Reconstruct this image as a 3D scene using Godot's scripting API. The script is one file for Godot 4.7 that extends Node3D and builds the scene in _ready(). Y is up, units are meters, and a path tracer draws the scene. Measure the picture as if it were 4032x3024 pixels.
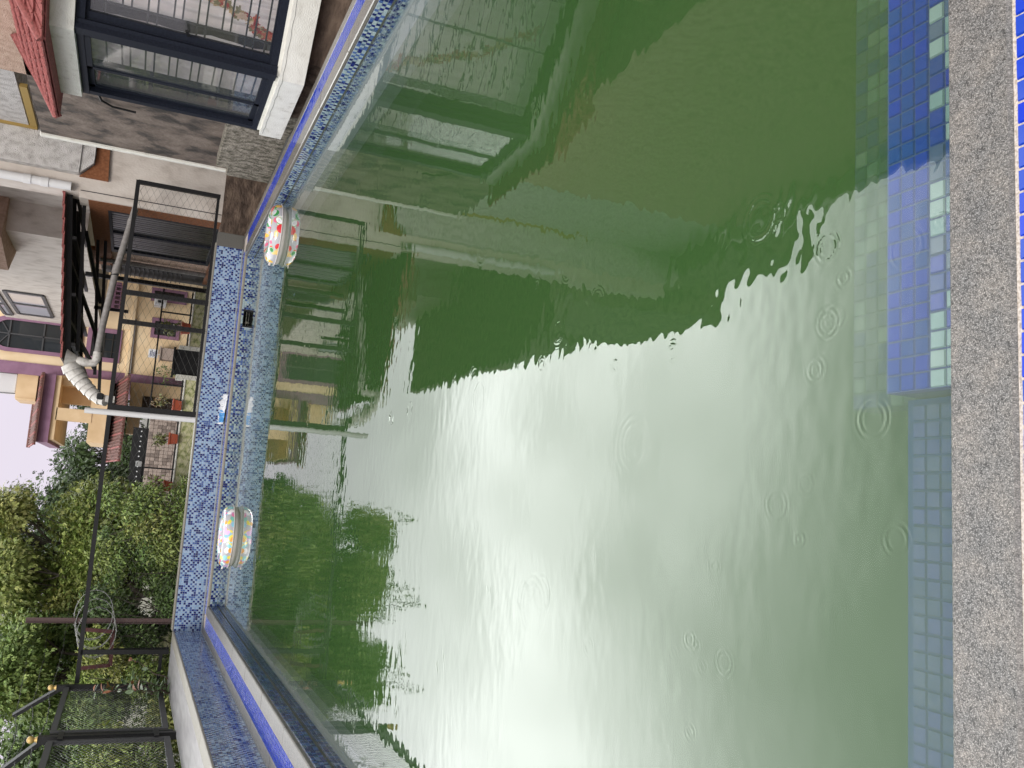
extends Node3D

# Rain-dimpled green swimming pool with tiled coping, houses behind; x right, y up, z towards the camera. The photograph is taken with the camera turned on its side.

const WL := -0.115          # water level below the coping
const PW := 4.4             # pool width
const PD := 10.69           # pool length
const MP := 0.0267          # mosaic pitch
const CP := 0.031           # cobalt pitch
var M := {}
var rng := RandomNumberGenerator.new()
var cam_xf := Transform3D(Basis(Vector3(0.06274, -0.91690, 0.39416), Vector3(0.98818, 0.11242, 0.10422), Vector3(-0.13987, 0.38296, 0.91311)).orthonormalized(), Vector3(1.4, 1.024, 11.571))
var used := {}

# ------------------------------------------------------------------ helpers
func numbered(n: String) -> String:
	used[n] = used.get(n, -1) + 1
	return n if used[n] == 0 else "%s_%03d" % [n, used[n]]

func off(p: Node) -> Vector3:
	var o := Vector3.ZERO
	while p != self and p is Node3D:
		o += p.position
		p = p.get_parent()
	return o

func thing(called: String, label: String, category: String, at := Vector3.ZERO, group := "") -> Node3D:
	var o := Node3D.new()
	o.name = numbered(called)
	add_child(o)
	o.position = at
	tag(o, label, category, group)
	return o

func tag(o: Node, label: String, category: String, group := "") -> void:
	if label != "": o.set_meta("label", label)
	if category != "": o.set_meta("category", category)
	if group != "": o.set_meta("group", group)

func mi(called: String, mesh: Mesh, m: Material, parent: Node = self) -> MeshInstance3D:
	var o := MeshInstance3D.new()
	o.mesh = mesh
	if m: o.set_surface_override_material(0, m)
	if parent == self:
		o.name = numbered(called)
		add_child(o)
	else:
		o.name = called
		parent.add_child(o, true)
		o.position = -off(parent)
	return o

func sts() -> SurfaceTool:
	var st := SurfaceTool.new()
	st.begin(Mesh.PRIMITIVE_TRIANGLES)
	st.set_smooth_group(-1)
	return st

func done(st: SurfaceTool) -> ArrayMesh:
	st.generate_normals()
	return st.commit()

func obj(called: String, st: SurfaceTool, m: Material, parent: Node = self) -> MeshInstance3D:
	return mi(called, done(st), m, parent)

func tri(st: SurfaceTool, a: Vector3, b: Vector3, c: Vector3) -> void:
	st.add_vertex(a); st.add_vertex(b); st.add_vertex(c)

func quad(st: SurfaceTool, a: Vector3, b: Vector3, c: Vector3, d: Vector3) -> void:
	tri(st, a, b, c); tri(st, a, c, d)

# eight corners: bottom 4 (counter-clockwise from above), top 4
func hexa(st: SurfaceTool, p: Array) -> void:
	quad(st, p[4], p[7], p[6], p[5])
	quad(st, p[0], p[1], p[2], p[3])
	for i in 4:
		var j := (i + 1) % 4
		quad(st, p[j], p[i], p[4 + i], p[4 + j])

func bx(st: SurfaceTool, a: Vector3, b: Vector3) -> void:
	var lo := a.min(b)
	var hi := a.max(b)
	hexa(st, [Vector3(lo.x, lo.y, hi.z), Vector3(lo.x, lo.y, lo.z), Vector3(hi.x, lo.y, lo.z), Vector3(hi.x, lo.y, hi.z),
		Vector3(lo.x, hi.y, hi.z), Vector3(lo.x, hi.y, lo.z), Vector3(hi.x, hi.y, lo.z), Vector3(hi.x, hi.y, hi.z)])

# box with chamfered edges
func cbx(st: SurfaceTool, a: Vector3, b: Vector3, c: float) -> void:
	var lo := a.min(b)
	var hi := a.max(b)
	var m := (lo + hi) / 2
	var h := (hi - lo) / 2
	for ax in 3:
		var u := Vector3.ZERO; u[ax] = 1
		var v := Vector3.ZERO; v[(ax + 1) % 3] = 1
		var w := Vector3.ZERO; w[(ax + 2) % 3] = 1
		for s in [-1.0, 1.0]:
			var f: Vector3 = m + u * h[ax] * s
			var dv: Vector3 = v * (h[(ax + 1) % 3] - c)
			var dw: Vector3 = w * (h[(ax + 2) % 3] - c)
			face(st, [f - dv - dw, f + dv - dw, f + dv + dw, f - dv + dw], u * s)
			for t in [-1.0, 1.0]:   # edge between faces ax(s) and ax+1(t), along w
				var e1: Vector3 = m + u * h[ax] * s + v * (h[(ax + 1) % 3] - c) * t
				var e2: Vector3 = m + u * (h[ax] - c) * s + v * h[(ax + 1) % 3] * t
				face(st, [e1 - dw, e1 + dw, e2 + dw, e2 - dw], u * s + v * t)
				for q in [-1.0, 1.0]:
					if ax == 0:
						var e3: Vector3 = m + u * (h[0] - c) * s + v * (h[1] - c) * t + w * h[2] * q
						face(st, [e1 + dw * q, e2 + dw * q, e3], u * s + v * t + w * q)

# a flat polygon whose front looks along n
func face(st: SurfaceTool, p: Array, n: Vector3) -> void:
	var k: Vector3 = (p[1] - p[0]).cross(p[2] - p[0])
	var q := p.duplicate()
	if k.dot(n) > 0: q.reverse()
	for i in range(1, q.size() - 1): tri(st, q[0], q[i], q[i + 1])

func bar(st: SurfaceTool, a: Vector3, b: Vector3, w: float, h: float, side := Vector3.ZERO) -> void:
	var d := (b - a).normalized()
	var s := side
	if s == Vector3.ZERO:
		s = d.cross(Vector3.UP)
		if s.length() < 0.1: s = Vector3.RIGHT
	s = (s - d * s.dot(d)).normalized()
	var u := s.cross(d).normalized()
	var p := []
	for q in [a, b]:
		for k in [[-1, -1], [1, -1], [1, 1], [-1, 1]]: p.append(q + s * w * 0.5 * k[0] + u * h * 0.5 * k[1])
	for i in 4:
		var j := (i + 1) % 4
		face(st, [p[i], p[j], p[4 + j], p[4 + i]], (p[i] + p[j]) / 2 - a)
	face(st, p.slice(0, 4), -d)
	face(st, p.slice(4, 8), d)

func tube(st: SurfaceTool, pts: Array, r, seg := 6, smooth := true) -> void:
	st.set_smooth_group(1 if smooth else -1)
	var n := pts.size()
	var rings := []
	var side := Vector3.ZERO
	for i in n:
		var d: Vector3 = (pts[min(i + 1, n - 1)] - pts[max(i - 1, 0)]).normalized()
		if side == Vector3.ZERO:
			side = d.cross(Vector3.UP)
			if side.length() < 0.05: side = d.cross(Vector3.RIGHT)
		side = (side - d * side.dot(d)).normalized()
		var up := side.cross(d)
		var rr: float = r[i] if r is Array else r
		var ring := []
		for k in seg:
			var a := TAU * k / seg
			ring.append(pts[i] + (side * cos(a) + up * sin(a)) * rr)
		rings.append(ring)
	for i in n - 1:
		for k in seg:
			var l := (k + 1) % seg
			quad(st, rings[i][k], rings[i][l], rings[i + 1][l], rings[i + 1][k])
	st.set_smooth_group(-1)
	for e in [0, n - 1]:
		var dd: Vector3 = pts[0] - pts[1] if e == 0 else pts[n - 1] - pts[n - 2]
		face(st, rings[e], dd)

func ball(st: SurfaceTool, c: Vector3, r: Vector3, seg := 12) -> void:
	st.set_smooth_group(1)
	var rows := seg / 2
	for i in rows:
		for k in seg:
			var p := []
			for q in [[i, k], [i, k + 1], [i + 1, k + 1], [i + 1, k]]:
				var t: float = PI * q[0] / rows
				var a: float = TAU * q[1] / seg
				p.append(c + r * Vector3(sin(t) * cos(a), cos(t), sin(t) * sin(a)))
			if i > 0: tri(st, p[0], p[1], p[2])
			if i < rows - 1: tri(st, p[0], p[2], p[3])
	st.set_smooth_group(-1)

func prism(st: SurfaceTool, poly: Array, d: Vector3) -> void:   # closed polygon swept along d
	var n := poly.size()
	var c := Vector3.ZERO
	for p in poly: c += p / n
	face(st, poly, -d)
	var q := []
	for p in poly: q.append(p + d)
	face(st, q, d)
	for i in n:
		var j := (i + 1) % n
		face(st, [poly[i], poly[j], q[j], q[i]], (poly[i] + poly[j]) / 2 - c)

func size_in_view(p: Vector3) -> float:   # 0 outside the frame
	var l := cam_xf.affine_inverse() * p
	if l.z > -0.2: return 0.0
	var t := tan(deg_to_rad(46.956) / 2)
	if absf(l.y) > -l.z * t * 1.01 or absf(l.x) > -l.z * t * 1.3467: return 0.0
	return 1.0 / -l.z

# ------------------------------------------------------------------ materials
func ramp(cs: Array) -> Gradient:
	var g := Gradient.new()
	var offs := PackedFloat32Array()
	var cols := PackedColorArray()
	for c in cs:
		offs.append(c[0]); cols.append(Color(c[1], c[2], c[3]).linear_to_srgb())
	g.offsets = offs
	g.colors = cols
	return g

func ntex(sd: int, freq: float, cs, oct := 4, kind := FastNoiseLite.TYPE_SIMPLEX_SMOOTH, size := 512) -> NoiseTexture2D:
	var n := FastNoiseLite.new()
	if oct >= 7:   # blotchy stains
		n.domain_warp_enabled = true
		n.domain_warp_amplitude = 60.0
		n.domain_warp_frequency = 0.012
		n.domain_warp_fractal_octaves = 4
	n.seed = sd
	n.noise_type = kind
	n.frequency = freq
	n.fractal_octaves = oct
	if kind == FastNoiseLite.TYPE_CELLULAR:
		n.cellular_return_type = FastNoiseLite.RETURN_CELL_VALUE
		n.fractal_type = FastNoiseLite.FRACTAL_NONE
	var t := NoiseTexture2D.new()
	t.width = size
	t.height = size
	t.seamless = true
	t.noise = n
	if cs is Array: t.color_ramp = ramp(cs)
	return t

func flat(name: String, r: float, g: float, b: float, rough := 0.8, metal := 0.0, spec := 0.5) -> StandardMaterial3D:
	var m := StandardMaterial3D.new()
	m.resource_name = name
	m.albedo_color = Color(r, g, b).linear_to_srgb()
	m.roughness = rough
	m.metallic = metal
	m.metallic_specular = spec
	M[name] = m
	return m

func tri_mat(name: String, tex: Texture2D, scale: Vector3, rough: float, bump: Texture2D = null, cm := 0.0) -> StandardMaterial3D:
	var m := StandardMaterial3D.new()
	m.resource_name = name
	m.albedo_texture = tex
	m.uv1_triplanar = true
	m.uv1_world_triplanar = true
	m.uv1_scale = scale
	m.roughness = rough
	if bump:
		m.heightmap_enabled = true
		m.heightmap_texture = bump
		m.heightmap_scale = cm
	M[name] = m
	return m

func granite_texture() -> ImageTexture:
	var s := 1024
	var ns := []
	for q in [[51, 0.075, 3], [52, 0.17, 1], [53, 0.14, 2], [54, 0.03, 3]]:
		var n := FastNoiseLite.new()
		n.seed = q[0]; n.frequency = q[1]; n.fractal_octaves = q[2]
		ns.append(n)
	var lown := FastNoiseLite.new()
	lown.seed = 55; lown.frequency = 0.006; lown.fractal_octaves = 4
	var low := lown.get_seamless_image(s, s)
	var im := Image.create(s, s, false, Image.FORMAT_RGB8)
	var a: FastNoiseLite = ns[0]
	var b: FastNoiseLite = ns[1]
	var c: FastNoiseLite = ns[2]
	var d: FastNoiseLite = ns[3]
	for y in s:
		for x in s:
			var l := low.get_pixel(x, y).r - 0.5
			var v := 0.105 + 0.085 * a.get_noise_2d(x, y) + 0.06 * d.get_noise_2d(x, y) + 0.06 * l
			var w := 0.02 + 0.09 * l
			if b.get_noise_2d(x, y) > 0.42: v += 0.16
			elif c.get_noise_2d(x, y) > 0.34: v *= 0.45
			v = maxf(v, 0.02)
			im.set_pixel(x, y, Color(v * (1.06 + w), v, v * (0.96 - w)).linear_to_srgb())
	im.generate_mipmaps()
	return ImageTexture.create_from_image(im)

func materials() -> void:
	var rough_bump := ntex(11, 0.045, null, 5)
	var fine_bump := ntex(12, 0.11, null, 3)
	# stone
	tri_mat("granite", granite_texture(), Vector3(2.3, 2.3, 2.3), 0.45, fine_bump, 0.1)
	tri_mat("granite_edge", ntex(2, 0.3, [[0.0, 0.12, 0.105, 0.085], [0.5, 0.25, 0.23, 0.195], [1.0, 0.45, 0.42, 0.37]], 3), Vector3(4, 4, 4), 0.5)
	tri_mat("granite_wet", ntex(3, 0.2, [[0.0, 0.08, 0.072, 0.064], [0.45, 0.155, 0.14, 0.125], [1.0, 0.28, 0.255, 0.23]], 5), Vector3(3, 3, 3), 0.22)
	tri_mat("granite_dark", ntex(4, 0.3, [[0.0, 0.05, 0.05, 0.045], [0.5, 0.11, 0.105, 0.095], [1.0, 0.22, 0.2, 0.18]], 4), Vector3(3, 3, 3), 0.5)
	tri_mat("marble", ntex(5, 0.012, [[0.0, 0.24, 0.225, 0.235], [0.5, 0.34, 0.325, 0.335], [1.0, 0.42, 0.405, 0.41]], 5), Vector3(1.6, 1.6, 0.35), 0.35)
	tri_mat("grout", ntex(6, 0.1, [[0.0, 0.36, 0.42, 0.5], [1.0, 0.56, 0.62, 0.68]], 3), Vector3(2, 2, 2), 0.8)
	tri_mat("grout_tan", ntex(7, 0.12, [[0.0, 0.22, 0.17, 0.13], [0.5, 0.5, 0.43, 0.38], [1.0, 0.62, 0.57, 0.53]], 3), Vector3(3, 3, 3), 0.8)
	# plaster
	tri_mat("plaster_light", ntex(20, 0.012, [[0.0, 0.42, 0.365, 0.325], [0.4, 0.56, 0.5, 0.455], [1.0, 0.64, 0.585, 0.54]], 6), Vector3(0.6, 0.35, 0.6), 0.9, fine_bump, 0.25)
	tri_mat("plaster_rough", ntex(21, 0.015, [[0.0, 0.36, 0.335, 0.325], [0.5, 0.55, 0.525, 0.515], [1.0, 0.65, 0.625, 0.615]], 6), Vector3(1, 1, 1), 0.9, fine_bump, 0.9)
	tri_mat("plaster_pink", ntex(22, 0.02, [[0.0, 0.33, 0.215, 0.16], [0.5, 0.46, 0.315, 0.245], [1.0, 0.55, 0.405, 0.33]], 6), Vector3(1, 1, 1), 0.9, fine_bump, 0.7)
	tri_mat("paint_white", ntex(23, 0.01, [[0.0, 0.5, 0.48, 0.43], [0.3, 0.68, 0.665, 0.615], [1.0, 0.76, 0.75, 0.70]], 5), Vector3(1.3, 1.3, 1.3), 0.85, fine_bump, 0.35)
	tri_mat("cement_stained", ntex(24, 0.007, [[0.0, 0.02, 0.017, 0.015], [0.3, 0.06, 0.048, 0.042], [0.5, 0.135, 0.103, 0.086], [1.0, 0.235, 0.188, 0.16]], 7), Vector3(0.8, 0.5, 0.8), 0.9, rough_bump, 0.7)
	tri_mat("cement_rough", ntex(25, 0.012, [[0.0, 0.04, 0.038, 0.025], [0.35, 0.12, 0.105, 0.08], [0.6, 0.25, 0.22, 0.18], [1.0, 0.38, 0.34, 0.285]], 7), Vector3(1.7, 1.2, 1.7), 0.95, rough_bump, 1.4)
	tri_mat("cement_brown", ntex(26, 0.012, [[0.0, 0.04, 0.026, 0.02], [0.4, 0.10, 0.068, 0.052], [1.0, 0.25, 0.18, 0.135]], 7), Vector3(0.5, 1.0, 0.8), 0.95, rough_bump, 0.8)
	tri_mat("terracotta", ntex(27, 0.03, [[0.0, 0.13, 0.045, 0.017], [0.5, 0.21, 0.075, 0.028], [1.0, 0.27, 0.11, 0.05]], 5), Vector3(1.3, 1.3, 1.3), 0.85)
	tri_mat("cream_yellow", ntex(28, 0.008, [[0.0, 0.72, 0.54, 0.33], [0.5, 0.8, 0.63, 0.42], [1.0, 0.82, 0.67, 0.47]], 5), Vector3(0.3, 0.2, 0.3), 0.9)
	tri_mat("ochre", ntex(29, 0.008, [[0.0, 0.62, 0.44, 0.25], [1.0, 0.76, 0.57, 0.36]], 4), Vector3(0.4, 0.4, 0.4), 0.9)
	tri_mat("mauve", ntex(30, 0.01, [[0.0, 0.22, 0.115, 0.18], [1.0, 0.3, 0.165, 0.25]], 4), Vector3(0.5, 0.5, 0.5), 0.85)
	tri_mat("mossy_wall", ntex(31, 0.02, [[0.0, 0.1, 0.13, 0.04], [0.3, 0.4, 0.42, 0.2], [0.6, 0.6, 0.58, 0.36], [1.0, 0.68, 0.65, 0.45]], 6), Vector3(0.9, 0.9, 0.9), 0.9)
	tri_mat("stone_cladding", ntex(32, 0.05, [[0.0, 0.2, 0.155, 0.135], [0.5, 0.42, 0.34, 0.305], [1.0, 0.58, 0.49, 0.45]], 3), Vector3(2.2, 2.2, 2.2), 0.9)
	tri_mat("stone_clad_dark", ntex(33, 0.05, [[0.0, 0.1, 0.08, 0.07], [0.5, 0.24, 0.19, 0.17], [1.0, 0.36, 0.3, 0.27]], 3), Vector3(2.2, 2.2, 2.2), 0.9)
	tri_mat("roof_tile", ntex(34, 0.03, [[0.0, 0.06, 0.03, 0.022], [0.25, 0.2, 0.06, 0.055], [0.6, 0.33, 0.095, 0.09], [1.0, 0.43, 0.17, 0.16]], 5), Vector3(2.5, 2.5, 2.5), 0.8, rough_bump, 0.4)
	tri_mat("roof_tile_old", ntex(35, 0.03, [[0.0, 0.04, 0.025, 0.02], [0.4, 0.13, 0.06, 0.05], [1.0, 0.3, 0.14, 0.12]], 5), Vector3(1.5, 1.5, 1.5), 0.9)
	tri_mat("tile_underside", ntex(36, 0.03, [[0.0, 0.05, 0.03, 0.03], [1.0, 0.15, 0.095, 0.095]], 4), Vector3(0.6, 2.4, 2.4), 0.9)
	tri_mat("bark", ntex(37, 0.05, [[0.0, 0.03, 0.025, 0.02], [1.0, 0.13, 0.11, 0.09]], 4), Vector3(4, 1, 4), 0.95)
	tri_mat("soil", ntex(38, 0.02, [[0.0, 0.03, 0.035, 0.018], [0.5, 0.09, 0.085, 0.05], [1.0, 0.16, 0.14, 0.1]], 5), Vector3(0.5, 0.5, 0.5), 0.95)
	tri_mat("paving", ntex(39, 0.05, [[0.0, 0.2, 0.17, 0.15], [1.0, 0.36, 0.33, 0.3]], 5), Vector3(0.8, 0.8, 0.8), 0.8)
	tri_mat("pvc", ntex(40, 0.02, [[0.0, 0.28, 0.255, 0.23], [0.4, 0.5, 0.475, 0.45], [1.0, 0.62, 0.6, 0.575]], 5), Vector3(1.6, 1.6, 1.6), 0.45)
	tri_mat("pvc_grey", ntex(41, 0.02, [[0.0, 0.16, 0.145, 0.14], [1.0, 0.3, 0.28, 0.27]], 5), Vector3(1.6, 1.6, 1.6), 0.5)
	tri_mat("black_steel", ntex(42, 0.04, [[0.0, 0.009, 0.009, 0.01], [1.0, 0.028, 0.027, 0.028]], 4), Vector3(3, 3, 3), 0.45)
	tri_mat("rusty_steel", ntex(43, 0.04, [[0.0, 0.05, 0.03, 0.03], [1.0, 0.13, 0.08, 0.075]], 4), Vector3(3, 3, 3), 0.8)
	tri_mat("frame_navy", ntex(44, 0.03, [[0.0, 0.011, 0.013, 0.02], [1.0, 0.022, 0.026, 0.04]], 4), Vector3(3, 3, 3), 0.45)
	M.frame_navy.metallic_specular = 0.2
	M.black_steel.metallic_specular = 0.35
	# plain
	flat("step_grout", 0.05, 0.085, 0.19, 0.8, 0.0, 0.1)
	flat("scum", 0.05, 0.06, 0.045, 0.8)
	flat("oxide_red", 0.075, 0.018, 0.018, 0.6)
	flat("wire", 0.055, 0.05, 0.045, 0.5, 0.4)
	flat("wire_galv", 0.3, 0.3, 0.29, 0.45, 0.7)
	flat("wire_dark", 0.022, 0.022, 0.022, 0.6)
	flat("pole_white", 0.66, 0.65, 0.66, 0.4)
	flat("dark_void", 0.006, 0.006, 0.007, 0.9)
	flat("black_glass", 0.008, 0.01, 0.012, 0.08)
	flat("brass", 0.5, 0.34, 0.12, 0.4, 0.35)
	flat("pot_red", 0.42, 0.085, 0.04, 0.7)
	flat("timber_yellow", 0.36, 0.24, 0.07, 0.7)
	flat("door_brown", 0.05, 0.033, 0.024, 0.7)
	flat("white_print", 0.75, 0.76, 0.8, 0.5)
	flat("ink_blue", 0.06, 0.08, 0.2, 0.6)
	flat("grill_dark", 0.03, 0.025, 0.02, 0.7)
	flat("far_glass", 0.03, 0.035, 0.04, 0.05)
	flat("dim_glass", 0.02, 0.022, 0.02, 0.3)
	flat("pale_glass", 0.55, 0.54, 0.6, 0.06)
	flat("alu_dark", 0.05, 0.05, 0.055, 0.5)
	flat("screen_black", 0.01, 0.01, 0.012, 0.85)
	flat("wrapper_white", 0.7, 0.7, 0.72, 0.25)
	flat("wrapper_blue", 0.08, 0.3, 0.62, 0.25)
	flat("vinyl_white", 0.66, 0.6, 0.59, 0.28)
	flat("room_dark", 0.16, 0.14, 0.13, 0.9)
	for k in 3:
		flat("pale_%d" % k, [0.28, 0.32, 0.25][k], [0.40, 0.42, 0.37][k], [0.56, 0.56, 0.54][k], 0.12)
		flat("mid_%d" % k, [0.065, 0.075, 0.055][k], [0.12, 0.125, 0.105][k], [0.31, 0.29, 0.28][k], 0.12)
		flat("navy_%d" % k, [0.008, 0.007, 0.012][k], [0.017, 0.014, 0.022][k], [0.14, 0.1, 0.15][k], 0.12)
		flat("cobalt_%d" % k, [0.007, 0.011, 0.006][k], [0.04, 0.05, 0.036][k], [0.42, 0.38, 0.46][k], 0.14)
	for k in 3:
		flat("deep_%d" % k, [0.002, 0.003, 0.002][k], [0.036, 0.045, 0.03][k], [0.26, 0.22, 0.29][k], 0.6, 0.0, 0.1)
		flat("sea_%d" % k, [0.2, 0.24, 0.17][k], [0.33, 0.36, 0.3][k], [0.31, 0.33, 0.29][k], 0.4)
		flat("slate_%d" % k, [0.06, 0.08, 0.045][k], [0.115, 0.13, 0.09][k], [0.2, 0.2, 0.18][k], 0.3)
		flat("dull_%d" % k, [0.3, 0.34, 0.27][k], [0.38, 0.42, 0.35][k], [0.42, 0.44, 0.4][k], 0.14)
	var t := StandardMaterial3D.new()   # instanced tiles
	t.vertex_color_use_as_albedo = true
	t.roughness = 0.13
	M["tile"] = t
	for q in [["leaf", 0.28], ["leaf_gloss", 0.2]]:
		var l := StandardMaterial3D.new()
		l.vertex_color_use_as_albedo = true
		l.roughness = 0.55 if q[0] == "leaf" else 0.4
		l.backlight_enabled = true
		l.backlight = Color(q[1], q[1] * 1.2, q[1] * 0.4)
		M[q[0]] = l
	for k in 4:
		var l := StandardMaterial3D.new()
		l.albedo_color = Color([0.09, 0.12, 0.06, 0.26][k], [0.15, 0.17, 0.1, 0.09][k], [0.055, 0.085, 0.04, 0.035][k]).linear_to_srgb()
		l.roughness = 0.35
		l.backlight_enabled = true
		l.backlight = Color(0.2, 0.25, 0.1)
		M["big_leaf_%d" % k] = l
	for q in [["pane", 0.03, 0.02], ["pane_dusty", 0.05, 0.03]]:
		var p := StandardMaterial3D.new()
		p.transparency = BaseMaterial3D.TRANSPARENCY_ALPHA
		p.albedo_color = Color(0.75, 0.78, 0.78, q[1])
		p.roughness = q[2]
		M[q[0]] = p

# ------------------------------------------------------------------ tiles
var plate: ArrayMesh
func tile_plate() -> ArrayMesh:   # unit plate: 0.91 wide, front at +z, chamfered rim
	var st := sts()
	var a := 0.455
	var b := 0.405
	var o := []
	var i := []
	for k in [[-1, -1], [1, -1], [1, 1], [-1, 1]]:
		o.append(Vector3(k[0] * a, k[1] * a, 0.0)); i.append(Vector3(k[0] * b, k[1] * b, 0.11))
	face(st, i, Vector3(0, 0, 1))
	for k in 4:
		var l := (k + 1) % 4
		face(st, [o[k], o[l], i[l], i[k]], (o[k] + o[l]) + Vector3(0, 0, 0.3))
	return done(st)

# a field of tiles; the n_parts that show largest become parts of their own, the others one part
func tiles(host: Node, called: String, org: Vector3, u: Vector3, v: Vector3, nu: int, nv: int, pitch: float, tones: Array, n_parts: int, hole = null) -> void:
	var n := u.cross(v).normalized()
	var list := []
	for i in nu:
		for j in nv:
			var p := org + u * (i + 0.5) * pitch + v * (j + 0.5) * pitch
			if hole and hole.has_point(p): continue
			var tilt := Basis(u, rng.randfn(0, 0.012)) * Basis(v, rng.randfn(0, 0.012))
			var tone: String = tones[rng.randi() % tones.size()]
			if tones.size() > 4 and rng.randf() < 0.66: tone = tones[0] if (i + j) % 2 == 0 else ("navy" if rng.randf() < 0.6 else "mid")
			var key := "%s_%d" % [tone, rng.randi() % 3]
			list.append([size_in_view(p), Transform3D(tilt * Basis(u * pitch, v * pitch, n * pitch), p + n * rng.randf_range(-0.0004, 0.0006)), key])
	list.sort_custom(func(a, b): return a[0] > b[0])
	var k := 0
	while k < mini(n_parts, list.size()) and list[k][0] > 0.0:
		var o := mi(called, plate, M[list[k][2]], host)
		o.transform = Transform3D(list[k][1].basis, list[k][1].origin - off(host))
		k += 1
	var mm := MultiMesh.new()
	mm.transform_format = MultiMesh.TRANSFORM_3D
	mm.use_colors = true
	mm.mesh = plate
	mm.instance_count = list.size() - k
	for q in range(k, list.size()):
		mm.set_instance_transform(q - k, list[q][1])
		mm.set_instance_color(q - k, M[list[q][2]].albedo_color.srgb_to_linear())
	if mm.instance_count > 0:
		var o := MultiMeshInstance3D.new()
		o.multimesh = mm
		o.material_override = M["tile"]
		o.name = called + "s"
		o.set_meta("kind", "stuff")
		host.add_child(o, true)
		o.position = -off(host)

# slabs laid end to end along d from a, each a part
func slabs(host: Node, called: String, a: Vector3, d: Vector3, len: float, pitch: float, w: Vector3, h: float, m: Material, ch := 0.006) -> void:
	var n := int(ceil(len / pitch - 0.1))
	for i in n:
		var s := a + d * (i * pitch + 0.0012)
		var e := a + d * ((len if i == n - 1 else (i + 1) * pitch) - 0.0012)
		var st := sts()
		cbx(st, s + Vector3(0, -h + rng.randf_range(-0.001, 0.001), 0), e + w + Vector3(0, rng.randf_range(-0.0008, 0.0008), 0), ch)
		obj(called, st, m, host)

# ------------------------------------------------------------------ sky and water
func sky_image() -> Image:
	var w := 1024
	var h := 512
	var img := Image.create(w, h, false, Image.FORMAT_RGBF)
	var n := FastNoiseLite.new()
	n.seed = 5
	n.frequency = 0.55
	n.fractal_octaves = 5
	var low := Color(0.76, 0.70, 0.80)
	var high := Color(1.5, 1.55, 1.57)
	for y in h:
		var el := PI * (0.5 - (y + 0.5) / h)
		var s := sin(el)
		for x in w:
			var az := wrapf(TAU * (x + 0.5) / w, -PI, PI)   # the seam of the picture lies straight ahead (-z)
			var c := Color(0.34, 0.33, 0.3)
			if s > -0.02:
				var q := Vector3(sin(az) * cos(el), s, -cos(az) * cos(el))
				var k := 1.0 / (maxf(s, 0.0) + 0.22)
				var cl := n.get_noise_3d(q.x * k * 1.3, q.z * k * 1.3, 3.0)
				var t := smoothstep(0.12, 0.42, s)
				c = low.lerp(high, t)
				# the sun stands behind thinner cloud ahead
				var e := rad_to_deg(el) - 27.0
				var glow := 4.4 * exp(-e * e / (120.0 if e < 0.0 else 190.0)) * exp(-(az - 0.1) * (az - 0.1) / 0.5) * t
				c += Color(1.0, 1.0, 0.99) * glow
				c *= 1.0 + t * clampf(cl * 1.3, -0.45, 0.5) + (1.0 - t) * cl * 0.06
			img.set_pixel(x, y, c)
	return img

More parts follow.
